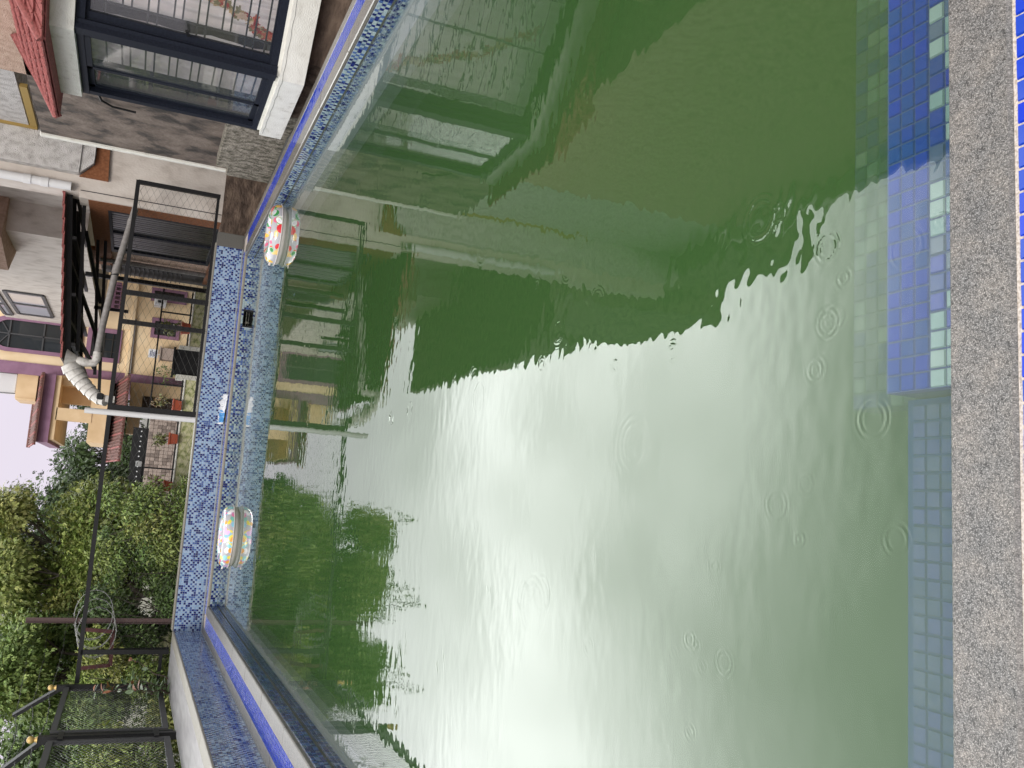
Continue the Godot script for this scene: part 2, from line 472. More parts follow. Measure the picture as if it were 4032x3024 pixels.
func water_mesh() -> ArrayMesh:
	var xs := PackedFloat32Array()
	var x := 0.0
	while x < PW:
		xs.append(x)
		x += 0.0042 if x > 0.9 and x < 2.45 else 0.02
	xs.append(PW)
	var zs := PackedFloat32Array()
	var z := PD
	while z > 0.0:
		zs.append(z)
		z -= 0.0022 + 0.0017 * (cam_xf.origin.z - z)
	zs.append(0.0)
	zs.reverse()
	var nx := xs.size()
	var nz := zs.size()
	var n1 := FastNoiseLite.new(); n1.seed = 21; n1.frequency = 1.6; n1.fractal_octaves = 1
	var n2 := FastNoiseLite.new(); n2.seed = 22; n2.frequency = 8.0; n2.fractal_octaves = 2
	var n3 := FastNoiseLite.new(); n3.seed = 23; n3.frequency = 26.0; n3.fractal_octaves = 1
	var np := FastNoiseLite.new(); np.seed = 24; np.frequency = 0.85; np.fractal_octaves = 2
	var hs := PackedFloat32Array()
	hs.resize(nx * nz)
	for j in nz:
		var zz := zs[j]
		for i in nx:
			var xx := xs[i]
			var p := clampf(np.get_noise_2d(xx + 3.7, zz) * 2.2 + 0.25, 0.0, 1.0)
			var d := Vector2(xx - 2.02, (zz - 10.15) * 0.8).length()
			var hot := exp(-d * d / 0.06)
			p = maxf(p * 0.45, hot)
			d = Vector2(xx - 1.98, (zz - 9.3) * 0.7).length()
			hot = maxf(hot, 0.8 * exp(-d * d / 0.06))
			d = Vector2(xx - 1.35, (zz - 9.0) * 0.6).length()
			hot = maxf(hot, 0.35 * exp(-d * d / 0.3))
			p = maxf(p, hot)
			hs[j * nx + i] = 0.00042 * n1.get_noise_2d(xx, zz) + (0.0001 + 0.0002 * p) * n2.get_noise_2d(xx * 0.8, zz * 1.5) + (0.000024 + 0.00006 * p * p + 0.00006 * hot) * n3.get_noise_2d(xx * 0.8, zz * 1.3)
	# rain rings: x, z, radius
	var rings := [[2.03,10.13,0.043],[2.02,10.19,0.016],[1.58,9.66,0.061],[1.56,9.38,0.047],[2.20,9.32,0.021],[1.80,8.55,0.053],[1.16,9.18,0.050],[1.14,9.05,0.041],[1.59,10.44,0.030],[1.85,10.37,0.010],[1.69,10.30,0.017],
		[0.82,8.33,0.043],[1.06,9.48,0.019],[1.14,9.95,0.008],[1.10,9.98,0.008],[1.11,9.87,0.008],[1.23,10.02,0.008],[1.31,10.01,0.011],[1.48,10.28,0.017],[1.94,9.19,0.035],[1.99,9.43,0.035],[1.87,10.51,0.032],[1.90,10.58,0.009],
		[1.39,10.49,0.022],[1.82,7.66,0.036],[1.12,9.12,0.080],[2.12,9.23,0.027],[1.44,10.20,0.026],[1.79,9.82,0.018],[1.24,8.28,0.021],[1.80,7.35,0.034]]
	for k in 130: rings.append([rng.randf_range(0.15, 4.2), rng.randf_range(0.6, 9.4), rng.randf_range(0.012, 0.055)])
	for k in 26: rings.append([rng.randf_range(0.95, 2.3), rng.randf_range(8.6, 10.5), rng.randf_range(0.008, 0.026)])
	var gx := PackedFloat32Array(); gx.resize(nx * nz)
	var gz := PackedFloat32Array(); gz.resize(nx * nz)
	for r in rings:
		var lam: float = clampf(r[2] / 3.2, 0.011, 0.02)
		var wid: float = maxf(r[2] * 0.3, lam)
		var power := rng.randf_range(0.025, 0.09)
		var ph := rng.randf() * TAU
		var reach: float = r[2] + 3.0 * wid
		var j0 := zs.bsearch(r[1] - reach)
		var j1 := zs.bsearch(r[1] + reach)
		var i0 := xs.bsearch(r[0] - reach)
		var i1 := xs.bsearch(r[0] + reach)
		for j in range(j0, mini(j1, nz)):
			for i in range(i0, mini(i1, nx)):
				var v := Vector2(xs[i] - r[0], zs[j] - r[1])
				var d := v.length() - float(r[2])
				v = v.normalized() * power * (0.7 + 0.3 * sin(v.angle() * 2.0 + ph)) * sin(TAU * d / lam) * exp(-d * d / (wid * wid))
				gx[j * nx + i] += v.x
				gz[j * nx + i] += v.y
	var vs := PackedVector3Array(); vs.resize(nx * nz)
	var ns := PackedVector3Array(); ns.resize(nx * nz)
	for j in nz:
		var ja := maxi(j - 1, 0)
		var jb := mini(j + 1, nz - 1)
		for i in nx:
			var ia := maxi(i - 1, 0)
			var ib := mini(i + 1, nx - 1)
			vs[j * nx + i] = Vector3(xs[i], WL + hs[j * nx + i], zs[j])
			ns[j * nx + i] = Vector3(gx[j * nx + i] - (hs[j * nx + ib] - hs[j * nx + ia]) / (xs[ib] - xs[ia]), 1.0, gz[j * nx + i] - (hs[jb * nx + i] - hs[ja * nx + i]) / (zs[jb] - zs[ja])).normalized()
	var ids := PackedInt32Array(); ids.resize((nx - 1) * (nz - 1) * 6)
	var q := 0
	for j in nz - 1:
		for i in nx - 1:
			var a := j * nx + i
			ids[q] = a; ids[q + 1] = a + 1; ids[q + 2] = a + nx
			ids[q + 3] = a + 1; ids[q + 4] = a + nx + 1; ids[q + 5] = a + nx
			q += 6
	var arr := []
	arr.resize(Mesh.ARRAY_MAX)
	arr[Mesh.ARRAY_VERTEX] = vs
	arr[Mesh.ARRAY_NORMAL] = ns
	arr[Mesh.ARRAY_INDEX] = ids
	var m := ArrayMesh.new()
	m.add_surface_from_arrays(Mesh.PRIMITIVE_TRIANGLES, arr)
	return m

func sheet(called: String, x0: float, x1: float, z0: float, z1: float, y: float, m: Material, parent: Node = self) -> MeshInstance3D:
	var st := sts()
	face(st, [Vector3(x0, y, z0), Vector3(x1, y, z0), Vector3(x1, y, z1), Vector3(x0, y, z1)], Vector3.UP)
	return obj(called, st, m, parent)

func water() -> void:
	var s := StandardMaterial3D.new()
	s.transparency = BaseMaterial3D.TRANSPARENCY_ALPHA
	s.albedo_color = Color(1, 1, 1, 0.01)
	s.roughness = 0.012
	s.metallic_specular = 0.5
	var w := mi("pool_water", water_mesh(), s)
	w.set_meta("kind", "structure")
	w.set_meta("label", "cloudy green pool water with rain rings, mirroring houses, trees and grey sky")
	var k := 0
	for l in [[0.045, 0.07], [0.10, 0.12], [0.18, 0.32], [0.25, 0.42], [0.36, 0.65], [0.55, 1.0]]:
		var m := StandardMaterial3D.new()
		m.albedo_color = Color(Color(0.038, 0.112, 0.019).linear_to_srgb(), l[1])
		m.roughness = 1.0
		m.metallic_specular = 0.0
		if l[1] < 1.0: m.transparency = BaseMaterial3D.TRANSPARENCY_ALPHA
		var o := sheet("algae_haze", 0.004, PW - 0.004, 0.004, PD - 0.004, WL - l[0], m, w)
		o.set_meta("kind", "stuff")
		k += 1

# ------------------------------------------------------------------ pool and walls
func pool() -> void:
	var ps := Node3D.new()
	ps.name = numbered("pool_shell")
	add_child(ps)
	ps.set_meta("kind", "structure")
	ps.set_meta("label", "sunken pool basin with mosaic walls and grey granite coping")
	ps.position = Vector3(2.2, -1.2, 5.3)
	var st := sts()   # concrete core in butted blocks, with a hole for the skimmer in the far wall
	bx(st, Vector3(-0.36, -1.2, -0.44), Vector3(-0.004, -0.03, PD + 0.6))
	bx(st, Vector3(PW + 0.004, -1.2, -0.44), Vector3(PW + 0.39, -0.03, PD + 0.6))
	bx(st, Vector3(0, -1.2, PD + 0.004), Vector3(PW, -0.03, PD + 0.6))
	bx(st, Vector3(0, -1.2, -0.44), Vector3(3.49, -0.03, -0.004))
	bx(st, Vector3(3.70, -1.2, -0.44), Vector3(PW, -0.03, -0.004))
	bx(st, Vector3(3.49, -1.2, -0.44), Vector3(3.70, -0.22, -0.004))
	bx(st, Vector3(3.49, -0.058, -0.44), Vector3(3.70, -0.03, -0.004))
	obj("basin_core", st, M.grout, ps)
	st = sts()
	bx(st, Vector3(3.49, -0.22, -0.436), Vector3(3.70, -0.058, -0.25))
	obj("skimmer_throat", st, M.dark_void, ps)
	st = sts()
	for q in [[3.48, 3.5, -0.19, -0.05], [3.69, 3.71, -0.19, -0.05]]: bx(st, Vector3(q[0], q[2], -0.24), Vector3(q[1], q[3], 0.003))
	bx(st, Vector3(3.5, -0.062, -0.24), Vector3(3.69, -0.05, 0.003))
	obj("skimmer_frame", st, M.screen_black, ps)
	st = sts()
	bar(st, Vector3(3.5, -0.1, -0.06), Vector3(3.69, -0.1, -0.06), 0.008, 0.01)
	ball(st, Vector3(3.55, -0.105, -0.05), Vector3(0.02, 0.02, 0.012), 8)
	obj("skimmer_flap", st, M.granite_edge, ps)
	# mosaic on the inside walls, down to well under the water
	var tones := ["dull", "dull", "pale", "slate", "mid", "navy", "navy"]
	tiles(ps, "wall_mosaic_tile", Vector3(PW, -0.03, PD), Vector3(0, 0, -1), Vector3(0, -1, 0), 400, 6, MP, ["dull", "dull", "dull", "slate", "mid", "navy", "navy"], 220)
	tiles(ps, "wall_mosaic_tile", Vector3(0, -0.19, PD), Vector3(0, 0, -1), Vector3(0, 1, 0), 400, 6, MP, ["slate", "mid", "navy", "navy"], 40)
	tiles(ps, "wall_mosaic_tile", Vector3(0, -0.19, 0), Vector3(1, 0, 0), Vector3(0, 1, 0), 165, 6, MP, tones, 0, AABB(Vector3(3.48, -0.185, -0.1), Vector3(0.23, 0.13, 0.2)))
	tiles(ps, "wall_mosaic_tile", Vector3(PW, -0.19, PD), Vector3(-1, 0, 0), Vector3(0, 1, 0), 165, 6, MP, tones, 0)
	st = sts()
	bx(st, Vector3(0.0005, WL - 0.012, 0.001), Vector3(0.0035, WL + 0.006, PD - 0.001))
	bx(st, Vector3(PW - 0.0035, WL - 0.012, 0.001), Vector3(PW - 0.0005, WL + 0.006, PD - 0.001))
	obj("waterline_scum", st, M.scum, ps)
	# coping: granite, cobalt band, granite
	var lip := 0.03
	slabs(ps, "coping_slab", Vector3(-0.118, 0, 0.0), Vector3(0, 0, 1), PD + 0.103, 0.98, Vector3(0.118, 0, 0), lip, M.granite)
	slabs(ps, "coping_slab", Vector3(PW, 0, 0.0), Vector3(0, 0, 1), PD + 0.103, 0.98, Vector3(0.149, 0, 0), lip, M.granite_wet)
	slabs(ps, "coping_slab", Vector3(-0.118, 0, -0.09), Vector3(1, 0, 0), PW + 0.267, 1.02, Vector3(0, 0, 0.09), lip, M.granite_edge)
	slabs(ps, "coping_slab", Vector3(0.002, 0, PD), Vector3(1, 0, 0), PW, 3.1, Vector3(0, 0, 0.1035), lip, M.granite)
	slabs(ps, "outer_coping_slab", Vector3(-0.366, 0, -0.4), Vector3(0, 0, 1), PD + 1.0, 0.98, Vector3(0.092, 0, 0), lip, M.granite)
	slabs(ps, "outer_coping_slab", Vector3(PW + 0.302, 0, -0.4), Vector3(0, 0, 1), PD + 1.0, 0.98, Vector3(0.09, 0, 0), lip, M.granite_wet)
	slabs(ps, "outer_coping_slab", Vector3(-0.27, 0, -0.447), Vector3(1, 0, 0), PW + 0.57, 1.02, Vector3(0, 0, 0.2), lip, M.granite_wet)
	# cobalt bands bedded in tan grout
	st = sts()
	bx(st, Vector3(-0.274, -0.03, -0.247), Vector3(-0.118, -0.004, PD + 0.6))
	bx(st, Vector3(PW + 0.149, -0.03, -0.247), Vector3(PW + 0.302, -0.004, PD + 0.6))
	bx(st, Vector3(-0.118, -0.03, -0.247), Vector3(PW + 0.149, -0.004, -0.09))
	bx(st, Vector3(-0.118, -0.03, PD + 0.1035), Vector3(PW + 0.149, -0.004, PD + 0.6))
	obj("tile_bed", st, M.grout_tan, ps)
	var up := Vector3(0, -0.004, 0)
	var cob := ["cobalt"]
	tiles(ps, "cobalt_tile", up + Vector3(-0.1, 0, PD + 0.1085 + CP * 5), Vector3(1, 0, 0), Vector3(0, 0, -1), 148, 5, CP, cob, 80)
	tiles(ps, "cobalt_tile", up + Vector3(-0.274, 0, PD + 0.1), Vector3(1, 0, 0), Vector3(0, 0, -1), 5, 349, CP, cob, 150)
	tiles(ps, "cobalt_tile", up + Vector3(PW + 0.149, 0, PD + 0.1), Vector3(1, 0, 0), Vector3(0, 0, -1), 5, 349, CP * 0.99, cob, 60)
	tiles(ps, "cobalt_tile", up + Vector3(-0.118, 0, -0.09), Vector3(1, 0, 0), Vector3(0, 0, -1), 149, 5, CP, cob, 0)
	# entry steps under the water at the near end
	var stp := sts()
	bx(stp, Vector3(1.66, -1.1, 10.32), Vector3(PW - 0.01, -0.27, PD))
	bx(stp, Vector3(1.66, -1.1, 10.09), Vector3(PW - 0.01, -0.41, 10.30))
	obj("entry_step", stp, M.step_grout, ps)
	stp = sts()
	bx(stp, Vector3(0.01, -1.1, 10.31), Vector3(1.655, -0.335, PD))
	obj("bench_ledge", stp, M.deep_1, ps)
	tiles(ps, "step_tile", Vector3(1.66, -0.27, 10.42), Vector3(1, 0, 0), Vector3(0, 0, -1), 84, 3, 0.0322, ["deep"], 110)
	tiles(ps, "step_tile", Vector3(1.66, -0.27, 10.665), Vector3(1, 0, 0), Vector3(0, 0, -1), 78, 7, 0.0348, ["sea", "sea", "slate", "deep"], 60)
	tiles(ps, "step_tile", Vector3(0.02, -0.335, 10.68), Vector3(1, 0, 0), Vector3(0, 0, -1), 50, 11, 0.0325, ["deep"], 0)
	tiles(ps, "step_tile", Vector3(1.66, -0.41, 10.3), Vector3(1, 0, 0), Vector3(0, 0, -1), 78, 6, 0.0345, ["sea", "slate", "deep", "slate"], 60)

func walls() -> void:
	# far parapet
	var w := thing("far_parapet_wall", "low blue and white mosaic wall across the far end of the pool", "wall", Vector3(2.2, 0, -0.52))
	var st := sts()
	bx(st, Vector3(-0.62, -0.6, -0.62), Vector3(4.70, 0.33, -0.454))
	obj("wall_core", st, M.grout, w)
	tiles(w, "mosaic_tile", Vector3(-0.362, 0.006, -0.454), Vector3(1, 0, 0), Vector3(0, 1, 0), 186, 12, MP, ["pale", "pale", "pale", "pale", "mid", "mid", "navy", "navy"], 0)
	slabs(w, "cap_slab", Vector3(-0.36, 0.352, -0.64), Vector3(1, 0, 0), 5.0, 0.95, Vector3(0, 0, 0.195), 0.021, M.granite_edge, 0.004)
	st = sts()
	cbx(st, Vector3(4.6, -0.0, -0.60), Vector3(4.79, 0.335, -0.44), 0.004)
	obj("end_pier", st, M.granite_dark, w)
	# left parapet
	w = thing("left_parapet_wall", "long low mosaic wall along the left side with a white marble ledge on top", "wall", Vector3(-0.6, 0, 5))
	st = sts()
	bx(st, Vector3(-0.98, -0.6, -0.45), Vector3(-0.366, 0.318, 12.4))
	obj("wall_core", st, M.grout, w)
	tiles(w, "mosaic_tile", Vector3(-0.366, 0.004, 12.3), Vector3(0, 0, -1), Vector3(0, 1, 0), 478, 12, MP, ["pale", "pale", "mid", "mid", "mid", "navy", "navy"], 300)
	slabs(w, "cap_slab", Vector3(-0.49, 0.342, -0.44), Vector3(0, 0, 1), 12.8, 1.22, Vector3(0.132, 0, 0), 0.022, M.granite_edge, 0.005)
	slabs(w, "marble_slab", Vector3(-1.0, 0.339, -0.44), Vector3(0, 0, 1), 12.8, 2.1, Vector3(0.508, 0, 0), 0.02, M.marble, 0.003)

func swim_ring(c: Vector3, R: float, r: float, print_tex: Texture2D, turn: float, label: String) -> void:
	var t := thing("swim_ring", label, "swim ring", Vector3(c.x, WL, c.z), "inflatable swim rings floating at the far end")
	var pm := StandardMaterial3D.new()
	pm.albedo_texture = print_tex
	pm.roughness = 0.16
	pm.clearcoat_enabled = true
	pm.clearcoat = 0.5
	pm.clearcoat_roughness = 0.1
	var nu := 72
	for half in 2:
		var nv := 10
		var s := SurfaceTool.new()
		s.begin(Mesh.PRIMITIVE_TRIANGLES)
		s.set_smooth_group(1)
		for i in nu:
			for j in nv:
				var p := []
				var uv := []
				for q in [[i, j], [i + 1, j], [i + 1, j + 1], [i, j + 1]]:
					var a: float = TAU * q[0] / nu + turn
					var b: float = PI * q[1] / nv if half == 0 else PI + PI * q[1] / nv
					b += -0.12
					var wob: float = 1.0 + 0.012 * sin(a * 23.0) * pow(absf(cos(b)), 2.0) + 0.006 * sin(a * 57.0)
					p.append(Vector3((R + r * wob * cos(b)) * cos(a), c.y + r * 1.0 * sin(b), (R + r * wob * cos(b)) * sin(a)))
					uv.append(Vector2(float(q[0]) / nu * 2.0, float(q[1]) / nv))
				for k in [0, 2, 1, 0, 3, 2]:
					s.set_uv(uv[k])
					s.add_vertex(p[k])
		s.generate_normals()
		var o := mi("printed_top" if half == 0 else "white_underside", s.commit(), pm if half == 0 else M.vinyl_white, t)
		o.position = Vector3.ZERO
	for side in [-0.12, PI - 0.12]:   # welded seams
		var s := sts()
		var pts := []
		for i in nu + 1:
			var a := TAU * i / nu
			var rr: float = R + (r + 0.004 + 0.003 * sin(a * 41.0)) * cos(side)
			pts.append(Vector3(rr * cos(a), c.y + r * sin(side), rr * sin(a)))
		tube(s, pts, 0.0045, 5)
		var o := obj("seam", s, M.vinyl_white, t)
		o.position = Vector3.ZERO
	var s := sts()
	tube(s, [Vector3(-R - r * 0.9, c.y + 0.03, 0.0), Vector3(-R - r - 0.018, c.y + 0.04, 0.0)], [0.014, 0.009], 8)
	var o := obj("valve", s, M.vinyl_white, t)
	o.position = Vector3.ZERO

# flat print: clear white vinyl with scattered motifs
func ring_print(fruit: bool) -> ImageTexture:
	var im := Image.create(768, 256, false, Image.FORMAT_RGB8)
	im.fill(Color(0.72, 0.71, 0.74))
	var r := RandomNumberGenerator.new()
	r.seed = 77 if fruit else 78
	for k in 80 if fruit else 130:
		var c := Vector2(r.randf() * 768, r.randf() * 256)
		var pal := [Color(0.86, 0.2, 0.24), Color(0.9, 0.42, 0.56), Color(0.93, 0.74, 0.3), Color(0.92, 0.78, 0.5), Color(0.25, 0.58, 0.32), Color(0.95, 0.95, 0.97), Color(0.8, 0.82, 0.88)] if fruit else [Color(0.93, 0.86, 0.35), Color(0.92, 0.66, 0.32), Color(0.55, 0.77, 0.86), Color(0.5, 0.75, 0.7), Color(0.86, 0.5, 0.66), Color(0.88, 0.72, 0.9), Color(0.62, 0.85, 0.88), Color(0.97, 0.96, 0.97)]
		var col: Color = pal[r.randi() % pal.size()]
		var ax := Vector2(r.randf_range(22, 46), r.randf_range(18, 38)) * (1.0 if fruit else 0.7)
		var rot := r.randf() * PI
		var ring := fruit and r.randf() < 0.4
		var leafy := fruit and r.randf() < 0.3
		for y in range(int(c.y - 46), int(c.y + 47)):
			if y < 0 or y > 255: continue
			for x in range(int(c.x - 46), int(c.x + 47)):
				var d := Vector2(x - c.x, y - c.y).rotated(rot)
				var e := Vector2(d.x / ax.x, d.y / ax.y).length()
				if leafy: e = maxf(absf(d.y) / (ax.y * 0.25 * maxf(0.02, 1.0 - absf(d.x) / ax.x)), absf(d.x) / ax.x)
				if e < 1.0:
					var cc := col
					if ring and e > 0.8: cc = Color(0.3, 0.62, 0.35) if e > 0.9 else Color(0.95, 0.95, 0.9)
					if ring and e < 0.6 and int(d.x * 0.35) % 4 == 0 and int(d.y * 0.35) % 3 == 0: cc = cc.darkened(0.35)
					im.set_pixel(posmod(x, 768), y, cc)
	im.generate_mipmaps()
	return ImageTexture.create_from_image(im)

func wrapper() -> void:
	var t := thing("plastic_wrapper", "crumpled white and blue plastic wrapper lying on the far coping", "litter", Vector3(2.42, 0, -0.35))
	for part in 2:
		var n := FastNoiseLite.new()
		n.seed = 60 + part
		n.frequency = 7.0
		var st := sts()
		var nx := 26
		var nz := 12
		var P := []
		for i in nx + 1:
			for j in nz + 1:
				var a := float(i) / nx
				var b := float(j) / nz
				var wd := (0.07 if part == 0 else 0.035) + (0.09 if part == 0 else 0.03) * sin(PI * a) + 0.02 * n.get_noise_2d(a * 1.2, 9.0)
				var c := Vector3(2.25 + 0.36 * a, 0, -0.43 + 0.30 * a * a) if part == 0 else Vector3(2.27 + 0.16 * a, 0, -0.40 + 0.08 * a)
				var y := 0.012 + (0.10 if part == 0 else 0.085) * (0.5 + n.get_noise_2d(a * 2.0, b * 1.4)) * sin(PI * clampf(b, 0.02, 0.98)) + 0.012 * absf(n.get_noise_2d(a * 6.0, b * 6.0))
				P.append(c + Vector3(0.012 * n.get_noise_2d(a * 5.0, b * 5.0 + 3.0), y, (b - 0.5) * wd))
		for i in nx:
			for j in nz:
				var k := i * (nz + 1) + j
				quad(st, P[k], P[k + 1], P[k + nz + 2], P[k + nz + 1])
		obj("crumpled_sheet" if part == 0 else "blue_sheet", st, M.wrapper_white if part == 0 else M.wrapper_blue, t)

# ------------------------------------------------------------------ the bay-windowed house on the right
const BX := 4.82            # outer face of sill and lintel
const BN := 4.33            # near corner of the bay's side face
const BF := 3.06            # far end
func cant(s: float, y: float, o := 0.0) -> Vector3:   # along the canted front from the corner, o outwards
	return Vector3(BX + s * 0.70711 - o * 0.70711, y, BN + s * 0.70711 + o * 0.70711)

func bay_slab(y0: float, y1: float, g := 0.0) -> SurfaceTool:   # a slab that follows the bay's outline
	var st := sts()
	var p := [Vector3(BX - g, y0, BF - g), Vector3(BX - g, y0, BN + g * 0.41), cant(1.5, y0, g), Vector3(7.0, y0, 5.4), Vector3(7.0, y0, BF - g)]
	prism(st, p, Vector3(0, y1 - y0, 0))
	return st

func bay_house() -> void:
	var h := thing("bay_window_house", "pinkish house right beside the pool with a black framed bay window and red tiled hood", "house", Vector3(6.5, -0.4, 5.0))
	var st := sts()
	bx(st, Vector3(5.2, -0.4, 0.81), Vector3(9.0, 2.37, 3.2))
	obj("stained_wall", st, M.cement_stained, h)
	st = sts()
	bx(st, Vector3(5.2, 2.2, 2.37), Vector3(9.0, 5.5, 9.5))
	bx(st, Vector3(5.86, -0.4, 3.2), Vector3(9.0, 2.2, 9.5))
	bx(st, Vector3(5.5, -0.4, 5.8), Vector3(5.86, 2.2, 9.5))
	obj("pink_wall", st, M.plaster_pink, h)
	st = sts()
	bx(st, Vector3(5.02, 5.5, 2.2), Vector3(9.2, 5.62, 9.7))
	obj("roof_slab", st, M.paint_white, h)
	# wall under the bay, set back
	st = sts()
	prism(st, [Vector3(5.02, -0.4, BF + 0.12), Vector3(5.02, -0.4, BN), Vector3(6.2, -0.4, BN + 1.2), Vector3(7.0, -0.4, 5.5), Vector3(7.0, -0.4, BF + 0.12)], Vector3(0, 0.46, 0))
	obj("recessed_base", st, M.cement_brown, h)
	# rough cement base beyond the bay
	st = sts()
	cbx(st, Vector3(5.06, -0.4, 1.28), Vector3(5.2, 0.54, 3.08), 0.012)
	obj("cement_upstand", st, M.cement_rough, h)
	st = sts()
	cbx(st, Vector3(5.13, -0.4, 0.83), Vector3(5.2, 0.40, 1.28), 0.008)
	obj("lower_plinth", st, M.cement_rough, h)
	st = sts()
	cbx(st, Vector3(5.17, -0.4, 0.80), Vector3(5.23, 2.38, 0.86), 0.01)
	obj("corner_strip", st, M.paint_white, h)
	# sill and lintel
	obj("sill_slab", bay_slab(0.06, 0.265), M.paint_white, h)
	obj("sill_lip", bay_slab(0.265, 0.293, -0.035), M.paint_white, h)
	obj("lintel_slab", bay_slab(1.815, 1.985), M.paint_white, h)
	st = sts()   # cracked joint along the sill top
	for k in 14:
		var a := BF + 0.05 + k * 0.09
		bar(st, Vector3(BX - 0.001, 0.238 + 0.004 * sin(k * 2.3), a), Vector3(BX - 0.001, 0.238 + 0.004 * sin((k + 1) * 2.3), a + 0.09), 0.0015, 0.003)
	for k in 16:
		var s := k * 0.06
		bar(st, cant(s, 0.238 + 0.004 * sin(k * 1.9), 0.001), cant(s + 0.06, 0.238 + 0.004 * sin((k + 1) * 1.9), 0.001), 0.0015, 0.003)
	obj("crack", st, M.granite_dark, h)
	# bay window frame
	var w := sts()
	var inn := 0.075
	bar(w, Vector3(BX + inn, 0.29, BN - 0.03), Vector3(BX + inn, 1.815, BN - 0.03), 0.11, 0.11)
	bar(w, cant(0.05, 0.29, -inn), cant(0.05, 1.815, -inn), 0.09, 0.09, Vector3(1, 0, 1))
	bar(w, Vector3(BX + inn, 0.29, BF + 0.03), Vector3(BX + inn, 1.815, BF + 0.03), 0.06, 0.07)
	for y in [0.315, 1.785]:
		bar(w, Vector3(BX + inn, y, BF), Vector3(BX + inn, y, BN), 0.07, 0.055)
		bar(w, cant(0.0, y, -inn), cant(1.5, y, -inn), 0.07, 0.075)
	bar(w, cant(1.47, 0.3, -inn), cant(1.47, 1.8, -inn), 0.07, 0.07, Vector3(1, 0, 1))
	var win := obj("bay_window", w, M.frame_navy, h)
	# sliding sashes on the side face
	for q in [[3.60, 4.22, 0.06], [BF + 0.07, 3.64, 0.105]]:
		var s := sts()
		for zz in [q[0] + 0.02, q[1] - 0.02]: bar(s, Vector3(BX + q[2], 0.345, zz), Vector3(BX + q[2], 1.76, zz), 0.028, 0.042, Vector3(1, 0, 0))
		for y in [0.365, 1.735]: bar(s, Vector3(BX + q[2], y, q[0]), Vector3(BX + q[2], y, q[1]), 0.028, 0.045)
		obj("sliding_sash", s, M.frame_navy, win)
		s = sts()
		bx(s, Vector3(BX + q[2] - 0.003, 0.38, q[0] + 0.04), Vector3(BX + q[2] + 0.003, 1.715, q[1] - 0.04))
		obj("pane", s, M.pane_dusty, win)
	var s := sts()   # fixed casement on the canted face
	for y in [0.345, 1.745]: bar(s, cant(0.11, y, -inn - 0.02), cant(1.42, y, -inn - 0.02), 0.04, 0.05)
	bar(s, cant(0.13, 0.33, -inn - 0.02), cant(0.13, 1.76, -inn - 0.02), 0.05, 0.05, Vector3(1, 0, 1))
	bar(s, cant(1.41, 0.33, -inn - 0.02), cant(1.41, 1.76, -inn - 0.02), 0.05, 0.05, Vector3(1, 0, 1))
	obj("casement", s, M.frame_navy, win)
	s = sts()
	prism(s, [cant(0.13, 0.36, -inn - 0.015), cant(1.41, 0.36, -inn - 0.015), cant(1.41, 1.74, -inn - 0.015), cant(0.13, 1.74, -inn - 0.015)], Vector3(0.004, 0, -0.004))
	obj("pane", s, M.pane, win)
	# window grille inside the glass
	s = sts()
	var go := -inn - 0.09
	for q in [0.225, 0.75, 1.28]: bar(s, cant(q, 0.33, go), cant(q, 1.76, go), 0.016, 0.016)
	var k := 0
	for y in [1.62, 1.50, 1.435, 1.315, 1.245, 1.125, 1.06, 0.945, 0.88, 0.757, 0.692, 0.568, 0.503, 0.41]:
		var long: bool = k % 4 in [0, 3] or k == 13
		bar(s, cant(0.12 if long else 0.225, y, go), cant(1.42 if long else 1.28, y, go), 0.014, 0.014)
		k += 1
	obj("grille", s, M.black_steel, win)
	s = sts()   # the same pattern behind the side sashes
	for q in [[3.98], [3.45], [3.2]]: bar(s, Vector3(BX + 0.2, 0.33, q[0]), Vector3(BX + 0.2, 1.76, q[0]), 0.016, 0.016)
	k = 0
	for y in [1.62, 1.50, 1.435, 1.315, 1.245, 1.125, 1.06, 0.945, 0.88, 0.757, 0.692, 0.568, 0.503, 0.41]:
		var long: bool = k % 4 in [0, 3] or k == 13
		bar(s, Vector3(BX + 0.2, y, BF + (0.1 if long else 0.14)), Vector3(BX + 0.2, y, 4.16 if long else 3.98), 0.014, 0.014)
		k += 1
	obj("grille", s, M.black_steel, win)
	s = sts()
	bar(s, cant(0.16, 1.0, -inn + 0.03), cant(0.22, 1.02, -inn + 0.10), 0.014, 0.02)
	obj("stay_handle", s, M.black_steel, win)
	# room behind
	s = sts()
	for f in [[Vector3(5.84, 0.26, 3.21), Vector3(5.85, 1.83, 5.5)], [Vector3(4.95, 0.26, 3.1), Vector3(5.86, 1.83, 3.14)]]: bx(s, f[0], f[1])
	obj("inner_wall", s, M.room_dark, h)
	# tiled hood: sloping tile courses on the far, side and canted faces
	st = sts()
	var e := 0.16
	var ridge := [Vector3(5.2, 2.34, BF + 0.15), Vector3(5.2, 2.34, BN + 0.1), Vector3(6.0, 2.34, BN + 0.9)]
	var eave := [Vector3(BX - e, 1.985, BF - e - 0.02), Vector3(BX - e, 1.985, BN + e * 0.41), cant(1.6, 1.985, e)]
	for i in 2:
		face(st, [eave[i], eave[i + 1], ridge[i + 1], ridge[i]], Vector3(-1, 1, 0.5 * i))
	face(st, [eave[0], ridge[0], Vector3(5.22, 1.985, BF - e)], Vector3(0, 1, -1))
	face(st, [eave[0], eave[1], eave[2], Vector3(6.2, 1.985, 5.2), Vector3(5.22, 1.985, BF - e)], Vector3(0, -1, 0))
	var hood := obj("tiled_hood", st, M.roof_tile, h)
